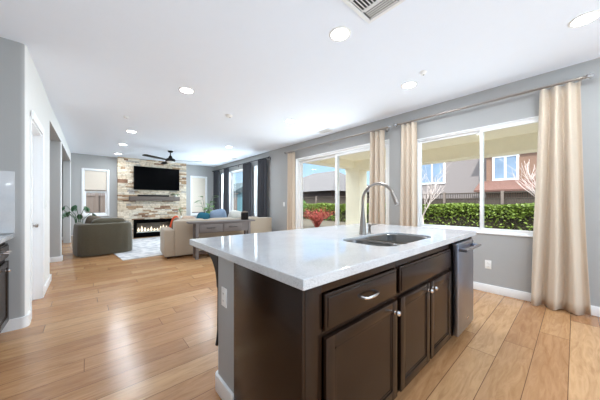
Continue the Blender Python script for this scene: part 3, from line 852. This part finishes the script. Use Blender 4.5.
def curtain(label, m, yA, yB, zb, zt, folds, amp, group, spread=.0, X=RX, ph=0., rod=2.535):
    """hanging pleated panel between yA<yB at the top, spreading a little at the hem"""
    t = thing('curtain', label, 'curtain', (X, (yA + yB) / 2, zb), 0, group)
    mb = MB(); nu, nv = folds * 12, 22
    cy = (yA + yB) / 2
    rnd = random.Random(int(yA * 1000))
    jit = [rnd.uniform(.6, 1.25) for _ in range(folds + 2)]
    g = []
    for j in range(nv + 1):
        v = j / nv; z = zb + (zt - zb) * (1 - v)
        row = []
        for i in range(nu + 1):
            u = i / nu
            f = u * folds
            k = int(f); a = jit[k] * (1 - (f - k)) + jit[k + 1] * (f - k)
            w = math.sin(2 * PI * f + ph + .35 * math.sin(3 * v + k))
            A = amp * a * (.75 + .35 * v)
            half = (yB - yA) / 2 * (1 + spread * v)
            y = cy + (u - .5) * 2 * half + .012 * math.sin(4 * v + k * 1.7) * v
            row.append(mb.bm.verts.new((X + A * w, y, z + (.006 * math.sin(f * 9) if j == nv else 0))))
        g.append(row)
    for a, b in zip(g, g[1:]):
        for i in range(nu): mb.bm.faces.new((a[i], a[i + 1], b[i + 1], b[i]))
    o = mb.build('panel', m, t, angle=80)
    so = o.modifiers.new('thickness', 'SOLIDIFY'); so.thickness = .004; so.offset = 0
    for k in range(folds + 1):
        y = yA + (k + .5 * (1 if k < folds else .2)) * (yB - yA) / (folds + .6)
        mb = MB(); n = 20; pts = [(X, y + .0, rod) for _ in range(1)]
        ring = [(X + .019 * math.cos(2 * PI * i / n), y, rod - .008 + .022 * math.sin(2 * PI * i / n)) for i in range(n + 1)]
        mb.tube(ring, .003, 6, caps=False)
        mb.build('curtain_ring', M['nickel'] if m is M['curtain'] else M['black_metal'], t)
    return t
G1 = 'beige curtains'
curtain('full-length beige curtain at the far end of the patio door', M['curtain'], 4.69, 4.99, .02, 2.51, 3, .035, G1)
curtain('full-length beige curtain between patio door and faucet, right end of the patio rod', M['curtain'], 2.23, 2.52, .02, 2.51, 3, .04, G1, .08)
curtain('full-length beige curtain at the left side of the sink window', M['curtain'], 1.67, 1.93, .02, 2.51, 3, .04, G1, .06)
curtain('widest beige curtain, hanging to the floor right of the sink window', M['curtain'], -.036, .272, .012, 2.508, 3, .045, G1, .43)
G2 = 'dark curtains'
for a, b, lab in ((9.42, 9.93, 'charcoal curtain in the far corner of the living room, first from the corner'), (8.53, 8.95, 'charcoal curtain second from the far corner of the living room'),
                  (6.88, 7.42, 'charcoal curtain third from the far corner, right of the teal shed view'), (5.98, 6.46, 'charcoal curtain nearest the patio door, last of the dark four')):
    curtain(lab, M['curtain_dark'], a, b, .02, 2.515, 4, .035, G2)

# ------------------------------------------------------------------ fireplace wall
SX_0, SX_1, SY_ = .745, 2.895, 9.99
ch = setting('chimney_breast', (1.82, 10.09, 0))
INX0, INX1, INZ0, INZ1 = 1.19, 2.56, .02, .635
mb = MB()
struct('chimney_core', MB().box(SX_0 + .03, INX0 - .01, SY_ + .03, F, 0, H).box(INX1 + .01, SX_1 - .03, SY_ + .03, F, 0, H).box(INX0 - .01, INX1 + .01, SY_ + .03, F, INZ1 + .01, H), M['hedge_core'] if False else M['mantel'], ch, smooth=False)
rs = random.Random(3)
z = 0.0
while z < H - .01:
    h = min(rs.choice((.03, .04, .05, .06, .075)), H - z)
    for xa, xb in (((SX_0, INX0 - .005), (INX1 + .005, SX_1)) if z + .02 < INZ1 else ((SX_0, SX_1),)):
        x = xa
        while x < xb - 1e-3:
            w = rs.uniform(.1, .38)
            if xb - (x + w) < .1: w = xb - x
            d = rs.uniform(0, .03)
            mb.box(x + .002, x + w - .002, SY_ - .012 + d, SY_ + .032, z + .002, z + h - .002, .004, 1)
            x += w
    for xs0, xs1 in ((SX_0, SX_0 + .03), (SX_1 - .03, SX_1)):
        d = rs.uniform(0, .015)
        mb.box(xs0 + (d if xs0 == SX_0 else 0), xs1 - (0 if xs0 == SX_0 else d), SY_ + .034, F - .002, z + .002, z + h - .002, .004, 1)
    z += h
struct('ledger_stone', mb, M['stone'], ch)

tvx0, tvx1, tvz0, tvz1 = 1.182, 2.622, 1.667, 2.478
tv = thing('television', 'large black flat television mounted on the stone chimney', 'television', ((tvx0 + tvx1) / 2, SY_ - .06, tvz0))
MB().box(tvx0, tvx1, SY_ - .075, SY_ - .035, tvz0, tvz1, .006).build('housing', M['black_metal'], tv)
MB().box(tvx0 + .012, tvx1 - .012, SY_ - .0775, SY_ - .074, tvz0 + .02, tvz1 - .012).build('screen', M['black_gloss'], tv)
MB().box(1.6, 2.2, SY_ - .036, SY_ - .012, 1.85, 2.25).build('wall_mount', M['black_metal'], tv)
mt = MB().box(1.05, 2.60, 9.77, SY_ - .013, 1.285, 1.435, .006).build('mantel_shelf', M['mantel'])
tag(mt, 'thick grey timber mantel shelf on the stone chimney below the television', 'shelf')
MB().box(1.28, 2.25, 9.80, 9.88, 1.436, 1.495, .01).build('sound_bar', M['black_metal'])
tag(bpy.data.objects['sound_bar'], 'long low black sound bar on the timber mantel', 'sound bar')

fp = thing('electric_fireplace', 'wide black-framed electric fireplace with pale flames in the stone wall', 'fireplace', ((INX0 + INX1) / 2, SY_, INZ0))
mb = MB()
for b in ((INX0, INX0 + .09, INZ0, INZ1), (INX1 - .09, INX1, INZ0, INZ1), (INX0 + .09, INX1 - .09, INZ1 - .13, INZ1), (INX0 + .09, INX1 - .09, INZ0, INZ0 + .15)):
    mb.box(b[0], b[1], SY_ - .02, SY_ + .01, b[2], b[3], .004)
mb.build('surround', M['black_gloss'], fp)
MB().box(INX0 + .02, INX1 - .02, SY_ + .17, SY_ + .18, INZ0 + .05, INZ1 - .05).box(INX0 + .02, INX0 + .03, SY_ + .01, SY_ + .17, INZ0 + .05, INZ1 - .05).box(INX1 - .03, INX1 - .02, SY_ + .01, SY_ + .17, INZ0 + .05, INZ1 - .05).build('firebox', M['mantel'], fp)
MB().box(INX0 + .03, INX1 - .03, SY_ + .011, SY_ + .16, INZ0 + .10, INZ0 + .19, .01).build('glass_ember_bed', M['firebed'], fp)
rf = random.Random(11)
for k in range(12):
    x = INX0 + .15 + k * (INX1 - INX0 - .3) / 11
    h = rf.uniform(.08, .21)
    MB().lathe([(0, 0), (.03, .015), (.036, h * .3), (.02, h * .65), (.006, h * .9), (0, h)], (x, SY_ + .09 + rf.uniform(-.03, .03), INZ0 + .19), 10).build('flame', M['flame'], fp)
MB().box(INX0 + .088, INX1 - .088, SY_ - .004, SY_, INZ0 + .148, INZ1 - .128).build('glass_front', M['glass'], fp)

# ------------------------------------------------------------------ rug and furniture
rg = MB().box(-1.5, 1.5, -1.7, 1.7, 0, .012, .004)
rugo = rg.build('area_rug', M['rug'], None)
rugo.location = (1.90, 8.05, .001); rugo.rotation_euler = (0, 0, math.radians(5))
tag(rugo, 'pale grey faded patterned rug in front of the fireplace', 'rug')

def blob(mb, c, sx, sy, sz, rot=(0, 0, 0), p=.55, seg=18):
    """soft cushion: superellipsoid"""
    vs = bmesh.ops.create_uvsphere(mb.bm, u_segments=seg, v_segments=seg // 2 + 2, radius=1)['verts']
    M4 = Matrix.Translation(c) @ Matrix.Rotation(rot[2], 4, 'Z') @ Matrix.Rotation(rot[1], 4, 'Y') @ Matrix.Rotation(rot[0], 4, 'X')
    for v in vs:
        q = Vector([math.copysign(abs(a) ** p, a) for a in v.co])
        edge = max(abs(q.x), abs(q.z))
        q.y *= (1 - .55 * edge ** 4)
        v.co = M4 @ Vector((q.x * sx, q.y * sy, q.z * sz))
    return mb
def pillow(label, m, c, sx, sy, sz, rot, group='throw pillows on the sofa', p=.55):
    mb = blob(MB(), c, sx, sy, sz, rot, p)
    o = mb.build('throw_pillow', m)
    return tag(o, label, 'pillow', group)

SA = math.radians(-6)
so_ = thing('sofa', 'long oatmeal sofa seen from behind, backed by the grey console', 'sofa', (1.23, 5.76, 0), SA)
L, D = 2.59, .90
def sb(name, m=M['sofa'], parent=so_, **k): return None
MB().box(.01, L - .01, .02, D - .03, .05, .30, .02).build('base', M['sofa'], so_, world=False)
MB().box(0, .20, 0, D, .04, .625, .03, 3).build('arm', M['sofa'], so_, world=False)
MB().box(L - .20, L, 0.01, D, .04, .62, .03, 3).build('arm', M['sofa'], so_, world=False)
MB().box(.19, L - .002, 0.0, .23, .04, .815, .03, 3).build('back', M['sofa'], so_, world=False)
for k in range(3):
    w = (L - .40) / 3
    MB().box(.20 + k * w + .005, .20 + (k + 1) * w - .005, .23, D - .01, .30, .46, .04, 3).build('seat_cushion', M['sofa'], so_, world=False)
    mb = blob(MB(), (.20 + (k + .5) * w, .33, .62), w / 2 - .005, .13, .215, (math.radians(12), 0, 0), .4)
    mb.build('back_cushion', M['sofa'], so_, world=False)
for x in (.08, L - .08):
    for y in (.08, D - .08):
        MB().cyl((x, y, 0 if y < .5 else .0135), (x, y, .05), .02, .025, 10).build('leg', M['brownwood'], so_, world=False)
SM = Matrix.Translation((1.23, 5.76, 0)) @ Matrix.Rotation(SA, 4, 'Z')
def on_sofa(x, y, z): return SM @ Vector((x, y, z))
pillow('rust orange pillow at the left arm of the sofa', M['orange'], on_sofa(.29, .80, .70), .19, .08, .20, (math.radians(18), 0, math.radians(80)))
pillow('taupe pillow tucked between the orange pillow and the sofa back', M['taupe'], on_sofa(.28, .52, .68), .14, .075, .19, (math.radians(10), 0, math.radians(70)))
pillow('dark teal pillow beside the slate blue pillow on the sofa', M['teal'], on_sofa(.92, .62, .75), .17, .09, .22, (math.radians(14), math.radians(6), math.radians(5)))
pillow('slate blue pillow leaning in the middle of the sofa', M['blue'], on_sofa(1.32, .62, .80), .22, .10, .25, (math.radians(16), math.radians(-12), math.radians(-8)))
pillow('cream pillow leaning between the blue pillow and the black canister', M['pillow_white'], on_sofa(1.80, .60, .76), .26, .10, .24, (math.radians(18), math.radians(12), 0))
pillow('tan pillow on the sofa behind the left end of the console', M['pillow_tan'], on_sofa(.56, .60, .68), .18, .09, .22, (math.radians(20), math.radians(8), 0))

CA = math.radians(-6)
co = thing('console_table', 'grey washed wood console table with drawers behind the sofa', 'console table', (1.59, 5.30, 0), CA)
CL, CD, CZ = 1.49, .30, .80
MB().box(0, CL, 0, CD, CZ - .035, CZ, .004).build('tabletop', M['greywood'], co, world=False)
mb = MB().box(.14, CL - .11, .03, CD - .02, CZ - .25, CZ - .036)
mb.build('drawer_case', M['greywood'], co, world=False)
for k, (a, b) in enumerate(((.20, .70), (.73, 1.16))):
    d_ = MB().box(a, b, .012, .03, CZ - .225, CZ - .06, .004).build('drawer', M['greywood'], co, world=False)
    MB().tube([((a + b) / 2 - .09, .012, CZ - .14), ((a + b) / 2 - .085, -.012, CZ - .14), ((a + b) / 2 + .085, -.012, CZ - .14), ((a + b) / 2 + .09, .012, CZ - .14)], .006, 8).build('pull', M['black_metal'], d_, world=False)
for x in (.13, CL - .175):
    for y in (.02, CD - .075):
        MB().box(x, x + .065, y, y + .065, 0, CZ - .036, .003).build('leg', M['greywood'], co, world=False)
MB().box(.14, .155, .085, CD - .075, .10, CZ - .25, .002).build('side_panel', M['brownwood'], co, world=False)['label'] = 'dark brown end panel'
MB().box(.195, CL - .175, .03, CD - .02, .10, .135, .003).build('lower_shelf', M['brownwood'], co, world=False)['label'] = 'dark brown lower shelf'
CM = Matrix.Translation((1.59, 5.30, 0)) @ Matrix.Rotation(CA, 4, 'Z')
p = CM @ Vector((1.28, .15, CZ))
cn = thing('canister', 'black lidded canister near the right end of the grey console', 'canister', p)
MB().lathe([(0, 0), (.085, 0), (.09, .008), (.09, .17), (.086, .178), (0, .178)], (0, 0, 0), 26).build('body', M['black_metal'], cn, world=False)
MB().lathe([(.08, .178), (.08, .192), (.03, .2), (.012, .203), (.012, .215), (0, .217)], (0, 0, 0), 26).build('lid', M['taupe'], cn, world=False)

# olive tub chair
ac = thing('armchair', 'olive slipcovered tub armchair with its back to the kitchen', 'armchair', (.30, 7.62, .0125), math.radians(8))
def sup(a, rx, ry, p): 
    c, s = math.cos(a), math.sin(a)
    return (math.copysign(abs(c) ** p, c) * rx, math.copysign(abs(s) ** p, s) * ry)
mb = MB(); n = 44
A0, A1 = math.radians(140), math.radians(400)     # open to the front (+Y)
def shell_ring(k, off, z):
    a = A0 + (A1 - A0) * k / n
    x, y = sup(a, .535 - off, .50 - off, .55)
    fl = 1 + .012 * math.sin(k * 1.9) * (1 - z / .73) * (1 if off < .05 else 0)
    return (x * fl, y * fl, z)
prof = [(0.0, .01), (-.005, .2), (.0, .45), (.01, .66), (.025, .705), (.06, .73), (.11, .728), (.145, .70), (.155, .64), (.15, .28)]
rows = [[mb.bm.verts.new(shell_ring(k, o_, z_)) for (o_, z_) in prof] for k in range(n + 1)]
for a, b in zip(rows, rows[1:]):
    for i in range(len(prof) - 1): mb.bm.faces.new((a[i], a[i + 1], b[i + 1], b[i]))
    mb.bm.faces.new((a[-1], a[0], b[0], b[-1]))
mb.bm.faces.new(rows[0]); mb.bm.faces.new(rows[-1][::-1])
mb.build('back_and_arms', M['olive'], ac, world=False)
MB().box(-.385, .385, -.36, .46, .02, .30, .03).build('seat_base', M['olive'], ac, world=False)
MB().box(-.37, .37, -.34, .48, .30, .46, .05, 3).build('seat_cushion', M['olive'], ac, world=False)
blob(MB(), (.06, -.22, .62), .34, .12, .22, (math.radians(10), 0, 0), .5).build('back_cushion', M['olive'], ac, world=False)
c_, s_ = math.cos(math.radians(8)), math.sin(math.radians(8))
pillow('taupe pillow poking above the back of the olive armchair', M['taupe'], (.30 - .16, 7.62 + .06, .70), .20, .08, .19, (math.radians(14), math.radians(20), math.radians(-20)), 'pillows on the armchair')

# ------------------------------------------------------------------ plants
def leaf(mb, base, dirv, length, width, up=Vector((0, 0, 1)), droop=.25, fold=.12, n=6):
    d = Vector(dirv).normalized()
    side = d.cross(up)
    side = side.normalized() if side.length > 1e-4 else Vector((1, 0, 0))
    nrm = side.cross(d)
    prev = None
    for i in range(n + 1):
        t = i / n
        c = Vector(base) + d * length * t - Vector((0, 0, droop * length * t * t))
        w = width * math.sin(PI * (t * .92 + .05)) ** .8 if t < 1 else 0.002
        cur = (mb.bm.verts.new(c - side * w + nrm * fold * w), mb.bm.verts.new(c), mb.bm.verts.new(c + side * w + nrm * fold * w))
        if prev:
            mb.bm.faces.new((prev[0], prev[1], cur[1], cur[0])); mb.bm.faces.new((prev[1], prev[2], cur[2], cur[1]))
        prev = cur
def potted(name, label, loc, r, h, m_pot, z=0):
    t = thing(name, label, 'plant', (loc[0], loc[1], z))
    MB().lathe([(0, 0), (r * .72, 0), (r * .78, .01), (r, h), (r * .92, h), (r * .9, h - .03), (0, h - .03)], (0, 0, 0), 24).build('pot', m_pot, t, world=False)
    MB().lathe([(0, h - .028), (r * .89, h - .028), (r * .89, h - .04)], (0, 0, 0), 18).build('soil', M['soil'], t, world=False)
    return t
# branching plant behind the sofa
rp = random.Random(5)
pl = potted('potted_plant', 'airy potted plant with round leaves behind the sofa near the window corner', (3.12, 8.55), .17, .34, M['pot'], .0135)
st = MB(); tips = []
for k in range(6):
    a = rp.uniform(0, 2 * PI); rr = rp.uniform(.08, .3); hh = rp.uniform(.95, 1.5)
    pts = [(.03 * math.cos(a), .03 * math.sin(a), .31), (rr * .25 * math.cos(a), rr * .25 * math.sin(a), .31 + (hh - .31) * .5), (rr * math.cos(a), rr * math.sin(a), hh)]
    st.tube(pts, [.008, .006, .004], 6)
    for t in (.45, .6, .75, .9, 1.0):
        q = Vector(pts[1]).lerp(Vector(pts[2]), (t - .4) / .6)
        tips.append((q, a + rp.uniform(-1.5, 1.5)))
st.build('stems', M['stem'], pl, world=False)
for q, a in tips:
    mb = MB(); leaf(mb, q, (math.cos(a), math.sin(a), rp.uniform(-.1, .5)), rp.uniform(.2, .27), rp.uniform(.075, .10)); mb.build('leaf', M['leaf'], pl, world=False)
# large-leaf plant beside the armchair
pl = potted('potted_plant', 'potted plant with big drooping split leaves behind the olive armchair', (-.16, 8.62), .17, .36, M['pot'])
st = MB(); lf = []
for k, (a, hh, rr) in enumerate(((160, 1.06, .36), (200, 1.14, .26), (250, 1.15, .20), (300, 1.12, .22), (20, .95, .25), (90, .9, .25), (130, .98, .30), (225, .98, .34))):
    a = math.radians(a)
    e_ = (rr * math.cos(a), rr * math.sin(a), hh)
    st.tube([(.02 * math.cos(a), .02 * math.sin(a), .33), (.3 * e_[0], .3 * e_[1], .33 + (hh - .33) * .7), e_], [.009, .007, .005], 6)
    lf.append((e_, a))
st.build('stems', M['leaf_dark'], pl, world=False)
for e_, a in lf:
    mb = MB()
    leaf(mb, e_, (math.cos(a) * .6, math.sin(a) * .6, -.55), .19, .062, droop=.15)
    # split lobes
    for s in (-1, 1):
        for tt in (.3, .55, .75):
            b = Vector(e_) + Vector((math.cos(a) * .6, math.sin(a) * .6, -.55)).normalized() * .19 * tt
            leaf(mb, b, (math.cos(a + s * 1.2), math.sin(a + s * 1.2), -.7), .085, .02, n=4)
    mb.build('leaf', M['leaf_dark'], pl, world=False)

# side table with vase and black box by the fireplace
tb = thing('side_table', 'small round black metal side table right of the fireplace', 'side table', (2.62, 9.38, .0), 0)
MB().lathe([(0, .585), (.22, .585), (.225, .59), (.225, .60), (.22, .605), (0, .605)], (0, 0, 0), 28).build('tabletop', M['black_metal'], tb, world=False)
for k in range(3):
    a = k * 2 * PI / 3 + .4
    MB().tube([(.20 * math.cos(a), .20 * math.sin(a), .014), (.17 * math.cos(a), .17 * math.sin(a), .586)], .008, 8).build('leg', M['black_metal'], tb, world=False)
va = thing('vase', 'small white vase of thin green sprigs on the black side table', 'vase', (2.55, 9.40, .606))
MB().lathe([(0, 0), (.04, 0), (.055, .05), (.045, .1), (.025, .13), (.03, .145), (.022, .14), (0, .12)], (0, 0, 0), 20).build('vase_body', M['pot'], va, world=False)
gm = MB(); sm = MB()
for k in range(7):
    a = rp.uniform(0, 2 * PI); e_ = Vector((.09 * math.cos(a), .09 * math.sin(a), rp.uniform(.32, .5)))
    sm.tube([(0, 0, .12), (e_.x * .4, e_.y * .4, e_.z * .6), e_], .003, 5)
    for t in (.5, .65, .8, .95):
        leaf(gm, Vector((0, 0, .12)).lerp(e_, t), (rp.uniform(-1, 1), rp.uniform(-1, 1), .4), .07, .018, n=4)
sm.build('stems', M['stem'], va, world=False); gm.build('leaves', M['leaf'], va, world=False)
MB().box(2.70, 2.80, 9.30, 9.40, .607, .74, .008).build('speaker', M['black_metal'])
tag(bpy.data.objects['speaker'], 'small black cube speaker on the side table right of the fireplace', 'speaker')
# greenery at the right end of the mantel
gp = thing('potted_plant', 'low trailing green plant on the right end of the mantel', 'plant', (2.47, 9.87, 1.4355))
MB().lathe([(0, 0), (.045, 0), (.06, .07), (.052, .07), (0, .06)], (0, 0, 0), 18).build('pot', M['pot'], gp, world=False)
gm = MB()
for k in range(46):
    a = rp.uniform(0, 2 * PI); q = Vector((rp.uniform(-.12, .1), rp.uniform(-.05, .04), rp.uniform(.06, .13)))
    leaf(gm, q, (math.cos(a), math.sin(a) * .5, rp.uniform(-.4, .7)), .08, .022, n=4)
gm.build('leaves', M['leaf'], gp, world=False)

# ------------------------------------------------------------------ outdoors
GZ = -.10
struct('yard_ground', MB().box(RO + .002, 60, -40, 70, GZ - .1, GZ).box(-30, RO, 11.3, 70, GZ - .1, GZ), M['lawn'], smooth=False)
struct('patio_slab', MB().box(RO + .003, 7.7, -6, 6.0, GZ + .001, GZ + .06), M['concrete'], smooth=False)
pc = thing('patio_cover', 'tan stucco patio cover with square post outside the patio door', 'patio cover', (5.9, 0, GZ + .06))
MB().box(RO + .003, 7.4, -6, 5.45, 2.66, 2.85).build('soffit', M['tan_stucco'], pc, smooth=False)
MB().box(6.95, 7.4, -6, 5.45, 2.32, 2.66).build('beam', M['tan_stucco'], pc, smooth=False)
MB().box(RO + .003, 6.95, 5.05, 5.45, 2.42, 2.66).build('beam', M['tan_stucco'], pc, smooth=False)
MB().box(6.95, 7.4, 4.85, 5.42, GZ + .06, 2.32).build('post', M['tan_stucco'], pc, smooth=False)
MB().box(6.95, 7.4, -5.4, -4.9, GZ + .06, 2.32).build('post', M['tan_stucco'], pc, smooth=False)

def fence(name, label, p0, p1, h, m, post_gap=2.4):
    p0, p1 = Vector(p0 + (0,)), Vector(p1 + (0,))
    Lh = (p1 - p0).length; d = (p1 - p0).normalized(); ang = math.atan2(d.y, d.x)
    t = thing(name, label, 'fence', (p0.x, p0.y, GZ), ang)
    rr = random.Random(2)
    mb = MB(); n = int(Lh / .15)
    for k in range(n):
        x = k * .15; z1 = h - .3 + rr.uniform(-.01, .01)
        mb.box(x + .003, x + .147, -.012 + rr.uniform(-.004, .004), .012, .03, z1)
    mb.build('boards', m, t, world=False, smooth=False)
    mb = MB()
    for k in range(int(Lh / .08)):
        mb.box(k * .08 + .02, k * .08 + .05, -.01, .01, h - .28, h - .05)
    mb.build('lattice', m, t, world=False, smooth=False)
    MB().box(0, Lh, -.05, .05, h - .05, h, .004).box(0, Lh, -.03, .03, h - .31, h - .27).build('rail', m, t, world=False, smooth=False)
    for k in range(int(Lh / post_gap) + 1):
        MB().box(k * post_gap - .055, k * post_gap + .055, -.06, .06, 0, h + .05).build('post', M['fence_brown'], t, world=False, smooth=False)
fence('wooden_fence', 'long weathered wooden fence behind the clipped hedge', (14.3, -5.0), (14.3, 17.8), 1.82, M['fence'])
fence('wooden_fence', 'brown wooden fence seen through the far living room windows', (-4.5, 13.4), (6.8, 13.4), 1.9, M['fence_brown'])

def leaf_quads(mb, pts, s, rr):
    for p_ in pts:
        a, b = rr.uniform(0, 2 * PI), rr.uniform(-.9, .9)
        u = Vector((math.cos(a) * math.cos(b), math.sin(a) * math.cos(b), math.sin(b)))
        w = u.orthogonal().normalized()
        w = Matrix.Rotation(rr.uniform(0, PI), 3, u) @ w
        l_ = s * rr.uniform(.6, 1.3)
        c = Vector(p_)
        mb.quad(c - u * l_, c + w * l_ * .55, c + u * l_, c - w * l_ * .55)
rh = random.Random(9)
he = thing('hedge', 'long clipped bright green hedge along the wooden fence', 'hedge', (13.7, 6, GZ))
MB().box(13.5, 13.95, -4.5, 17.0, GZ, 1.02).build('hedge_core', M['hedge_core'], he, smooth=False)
mb = MB(); pts = []
for k in range(26000):
    y = rh.uniform(-4.5, 17.0)
    q = rh.random()
    if q < .42: pts.append((13.46 - rh.random() * .16, y, rh.triangular(.5, 1.14, 1.08)))
    elif q < .50: pts.append((13.48 - rh.random() * .1, y, rh.uniform(GZ, .6)))
    else: pts.append((13.4 + rh.random() * .6, y, 1.02 + rh.random() * .14 + .04 * math.sin(y * 2.1)))
leaf_quads(mb, pts, .06, rh)
mb.build('hedge_leaves', M['hedge'], he, smooth=False)

def shrub(name, label, c, r, h, n, m_leaf, twigs, m_twig, s=.06):
    t = thing(name, label, 'shrub', (c[0], c[1], GZ))
    sm = MB(); pts = []
    for k in range(twigs):
        a = rh.uniform(0, 2 * PI); q = math.sqrt(rh.random()) * r; hh = h * rh.uniform(.65, 1.0) * (1 - .3 * q / r)
        e_ = Vector((q * math.cos(a), q * math.sin(a), hh))
        mid = Vector((e_.x * .35, e_.y * .35, hh * .6)) + Vector((rh.uniform(-.06, .06), rh.uniform(-.06, .06), 0))
        sm.tube([(e_.x * .08, e_.y * .08, 0), mid, e_], [.012, .008, .003], 5)
        for _ in range(max(1, n // twigs)):
            tt = rh.random() ** .6
            pts.append((Vector((0, 0, h * .15)).lerp(mid, min(1, tt * 2)) if tt < .5 else mid.lerp(e_, tt * 2 - 1)) + Vector((rh.uniform(-.1, .1), rh.uniform(-.1, .1), rh.uniform(-.08, .08))))
    sm.build('twigs', m_twig, t, world=False)
    if n:
        lm = MB(); leaf_quads(lm, pts, s, rh); lm.build('leaves', m_leaf, t, world=False, smooth=False)
    return t
shrub('red_shrub', 'low red-twigged shrub in the yard beyond the patio door', (9.2, 9.1), 1.0, 1.3, 900, M['red_twig'], 90, M['red_twig'], .045)
shrub('green_shrub', 'taller loose green shrub at the left edge of the patio door view', (8.2, 9.7), .6, 1.95, 1500, M['leaf'], 50, M['stem'], .07)

def bare_tree(label, c, h, seed, spread=1.0):
    t = thing('bare_tree', label, 'tree', (c[0], c[1], GZ))
    rr = random.Random(seed)
    MB().tube([(0, 0, 0), (.02, .02, h * .12), (.0, .03, h * .22)], [.05, .04, .035], 8).build('trunk', M['bark'], t, world=False)
    br = MB()
    def grow(p_, d, ln, r, lev):
        pts = [p_]; q = Vector(p_); dd = Vector(d)
        for k in range(4):
            dd = (dd + Vector((rr.uniform(-.14, .14), rr.uniform(-.14, .14), rr.uniform(-.02, .1)))).normalized()
            q = q + dd * ln / 4; pts.append(q.copy())
        br.tube(pts, [max(.005, r * (1 - .16 * i)) for i in range(5)], 5)
        if lev > 0:
            for k in range(4):
                i = rr.choice((1, 2, 3, 4))
                nd = (dd + Vector((rr.uniform(-.8, .8), rr.uniform(-.8, .8), rr.uniform(-.1, .5))) * spread).normalized()
                grow(pts[i], nd, ln * rr.uniform(.45, .7), r * .55, lev - 1)
    for k in range(7):
        a = k * 2 * PI / 7 + rr.uniform(-.3, .3)
        grow(Vector((0, .03, h * .2)), Vector((math.cos(a) * .55, math.sin(a) * .55, 1)).normalized(), h * .5, .018, 2)
    br.build('branches', M['bark'], t, world=False)
bare_tree('bare pale-branched tree at the right of the sink window view', (11.6, .55), 3.4, 4)
bare_tree('bare thin tree at the left of the sink window view, before the hedge', (12.2, 4.85), 3.1, 8)

# neighbour's two-storey house beyond the fence
nh = thing('house', 'two-storey mauve stucco house with white-framed windows beyond the fence', 'house', (21, 5, GZ))
MB().box(19, 26, 3.6, 11.2, GZ, 6.2).build('wall', M['house_stucco'], nh, smooth=False)
MB().box(18.4, 26, -6, 3.6, GZ, 4.55).build('wall', M['brown_stucco'], nh, smooth=False)['label'] = 'brown stucco wing'
mb = MB().prism([(17.9, 4.55), (18.0, 4.45), (26.2, 4.45), (26.2, 7.0), (22.2, 6.9)], -6.4, 3.62, 'Y')
mb.build('roof', M['roof_red'], nh, smooth=False)
MB().prism([(18.3, 6.2), (18.4, 6.05), (26.6, 6.05), (26.6, 6.2), (22.5, 8.2)], 3.2, 11.6, 'Y').build('roof', M['roof_grey'], nh, smooth=False)
MB().prism([(16.9, 1.95), (16.9, 1.85), (18.39, 1.85), (18.39, 2.55)], -6, 3.9, 'Y').build('porch_roof', M['roof_red'], nh, smooth=False)
def house_window(x, ya, yb, za, zb, parent):
    mb = MB(); fw = .1
    frame_boxes(mb, x - .06, x + .01, ya, yb, za, zb, fw, 0)
    mb.box(x - .05, x + .01, (ya + yb) / 2 - .05, (ya + yb) / 2 + .05, za + fw, zb - fw)
    w = mb.build('window', M['vinyl'], parent, smooth=False)
    MB().box(x - .03, x - .01, ya + .05, yb - .05, za + .05, zb - .05).build('pane', M['window_blue'], w, smooth=False)
house_window(19, 6.05, 7.8, 2.6, 4.45, nh)
house_window(18.4, 2.1, 3.3, 2.55, 4.0, nh)

nb = thing('house', 'low house with a grey hip roof seen through the patio door', 'house', (19, 19, GZ))
MB().box(16.2, 24, 14.2, 24.5, GZ, 2.35).build('wall', M['brownwood'], nb, smooth=False)
mb = MB()
e4 = [(15.6, 13.6, 2.3), (24.6, 13.6, 2.3), (24.6, 25.1, 2.3), (15.6, 25.1, 2.3)]
r0, r1 = (20.1, 17.0, 4.7), (20.1, 20.5, 4.7)
vv = [mb.bm.verts.new(p_) for p_ in e4 + [r0, r1]]
for f_ in ((0, 1, 4), (1, 2, 5, 4), (2, 3, 5), (3, 0, 4, 5), (3, 2, 1, 0)): mb.bm.faces.new([vv[i] for i in f_])
mb.build('roof', M['roof_grey'], nb, smooth=False)

sd = thing('shed', 'teal sided garden shed with a dark gable roof beyond the living room windows', 'shed', (8.7, 16.6, GZ))
MB().box(7.5, 10.0, 15.3, 18.0, GZ, 2.0).build('wall', M['teal_siding'], sd, smooth=False)
MB().prism([(7.3, 1.95), (8.75, 2.75), (10.2, 1.95)], 15.1, 18.2, 'Y').build('roof', M['dark_roof'], sd, smooth=False)
hb_ = thing('house', 'pale stucco house wall behind the brown fence at the far end', 'house', (1.5, 21, GZ))
MB().box(-6, 6.5, 18.5, 24, GZ, 3.2).build('wall', M['house_stucco'], hb_, smooth=False)
MB().prism([(18.0, 3.1), (18.0, 3.2), (21.2, 5.0), (24.5, 3.2), (24.5, 3.1)], -6.5, 7, 'X').build('roof', M['roof_red'], hb_, smooth=False)
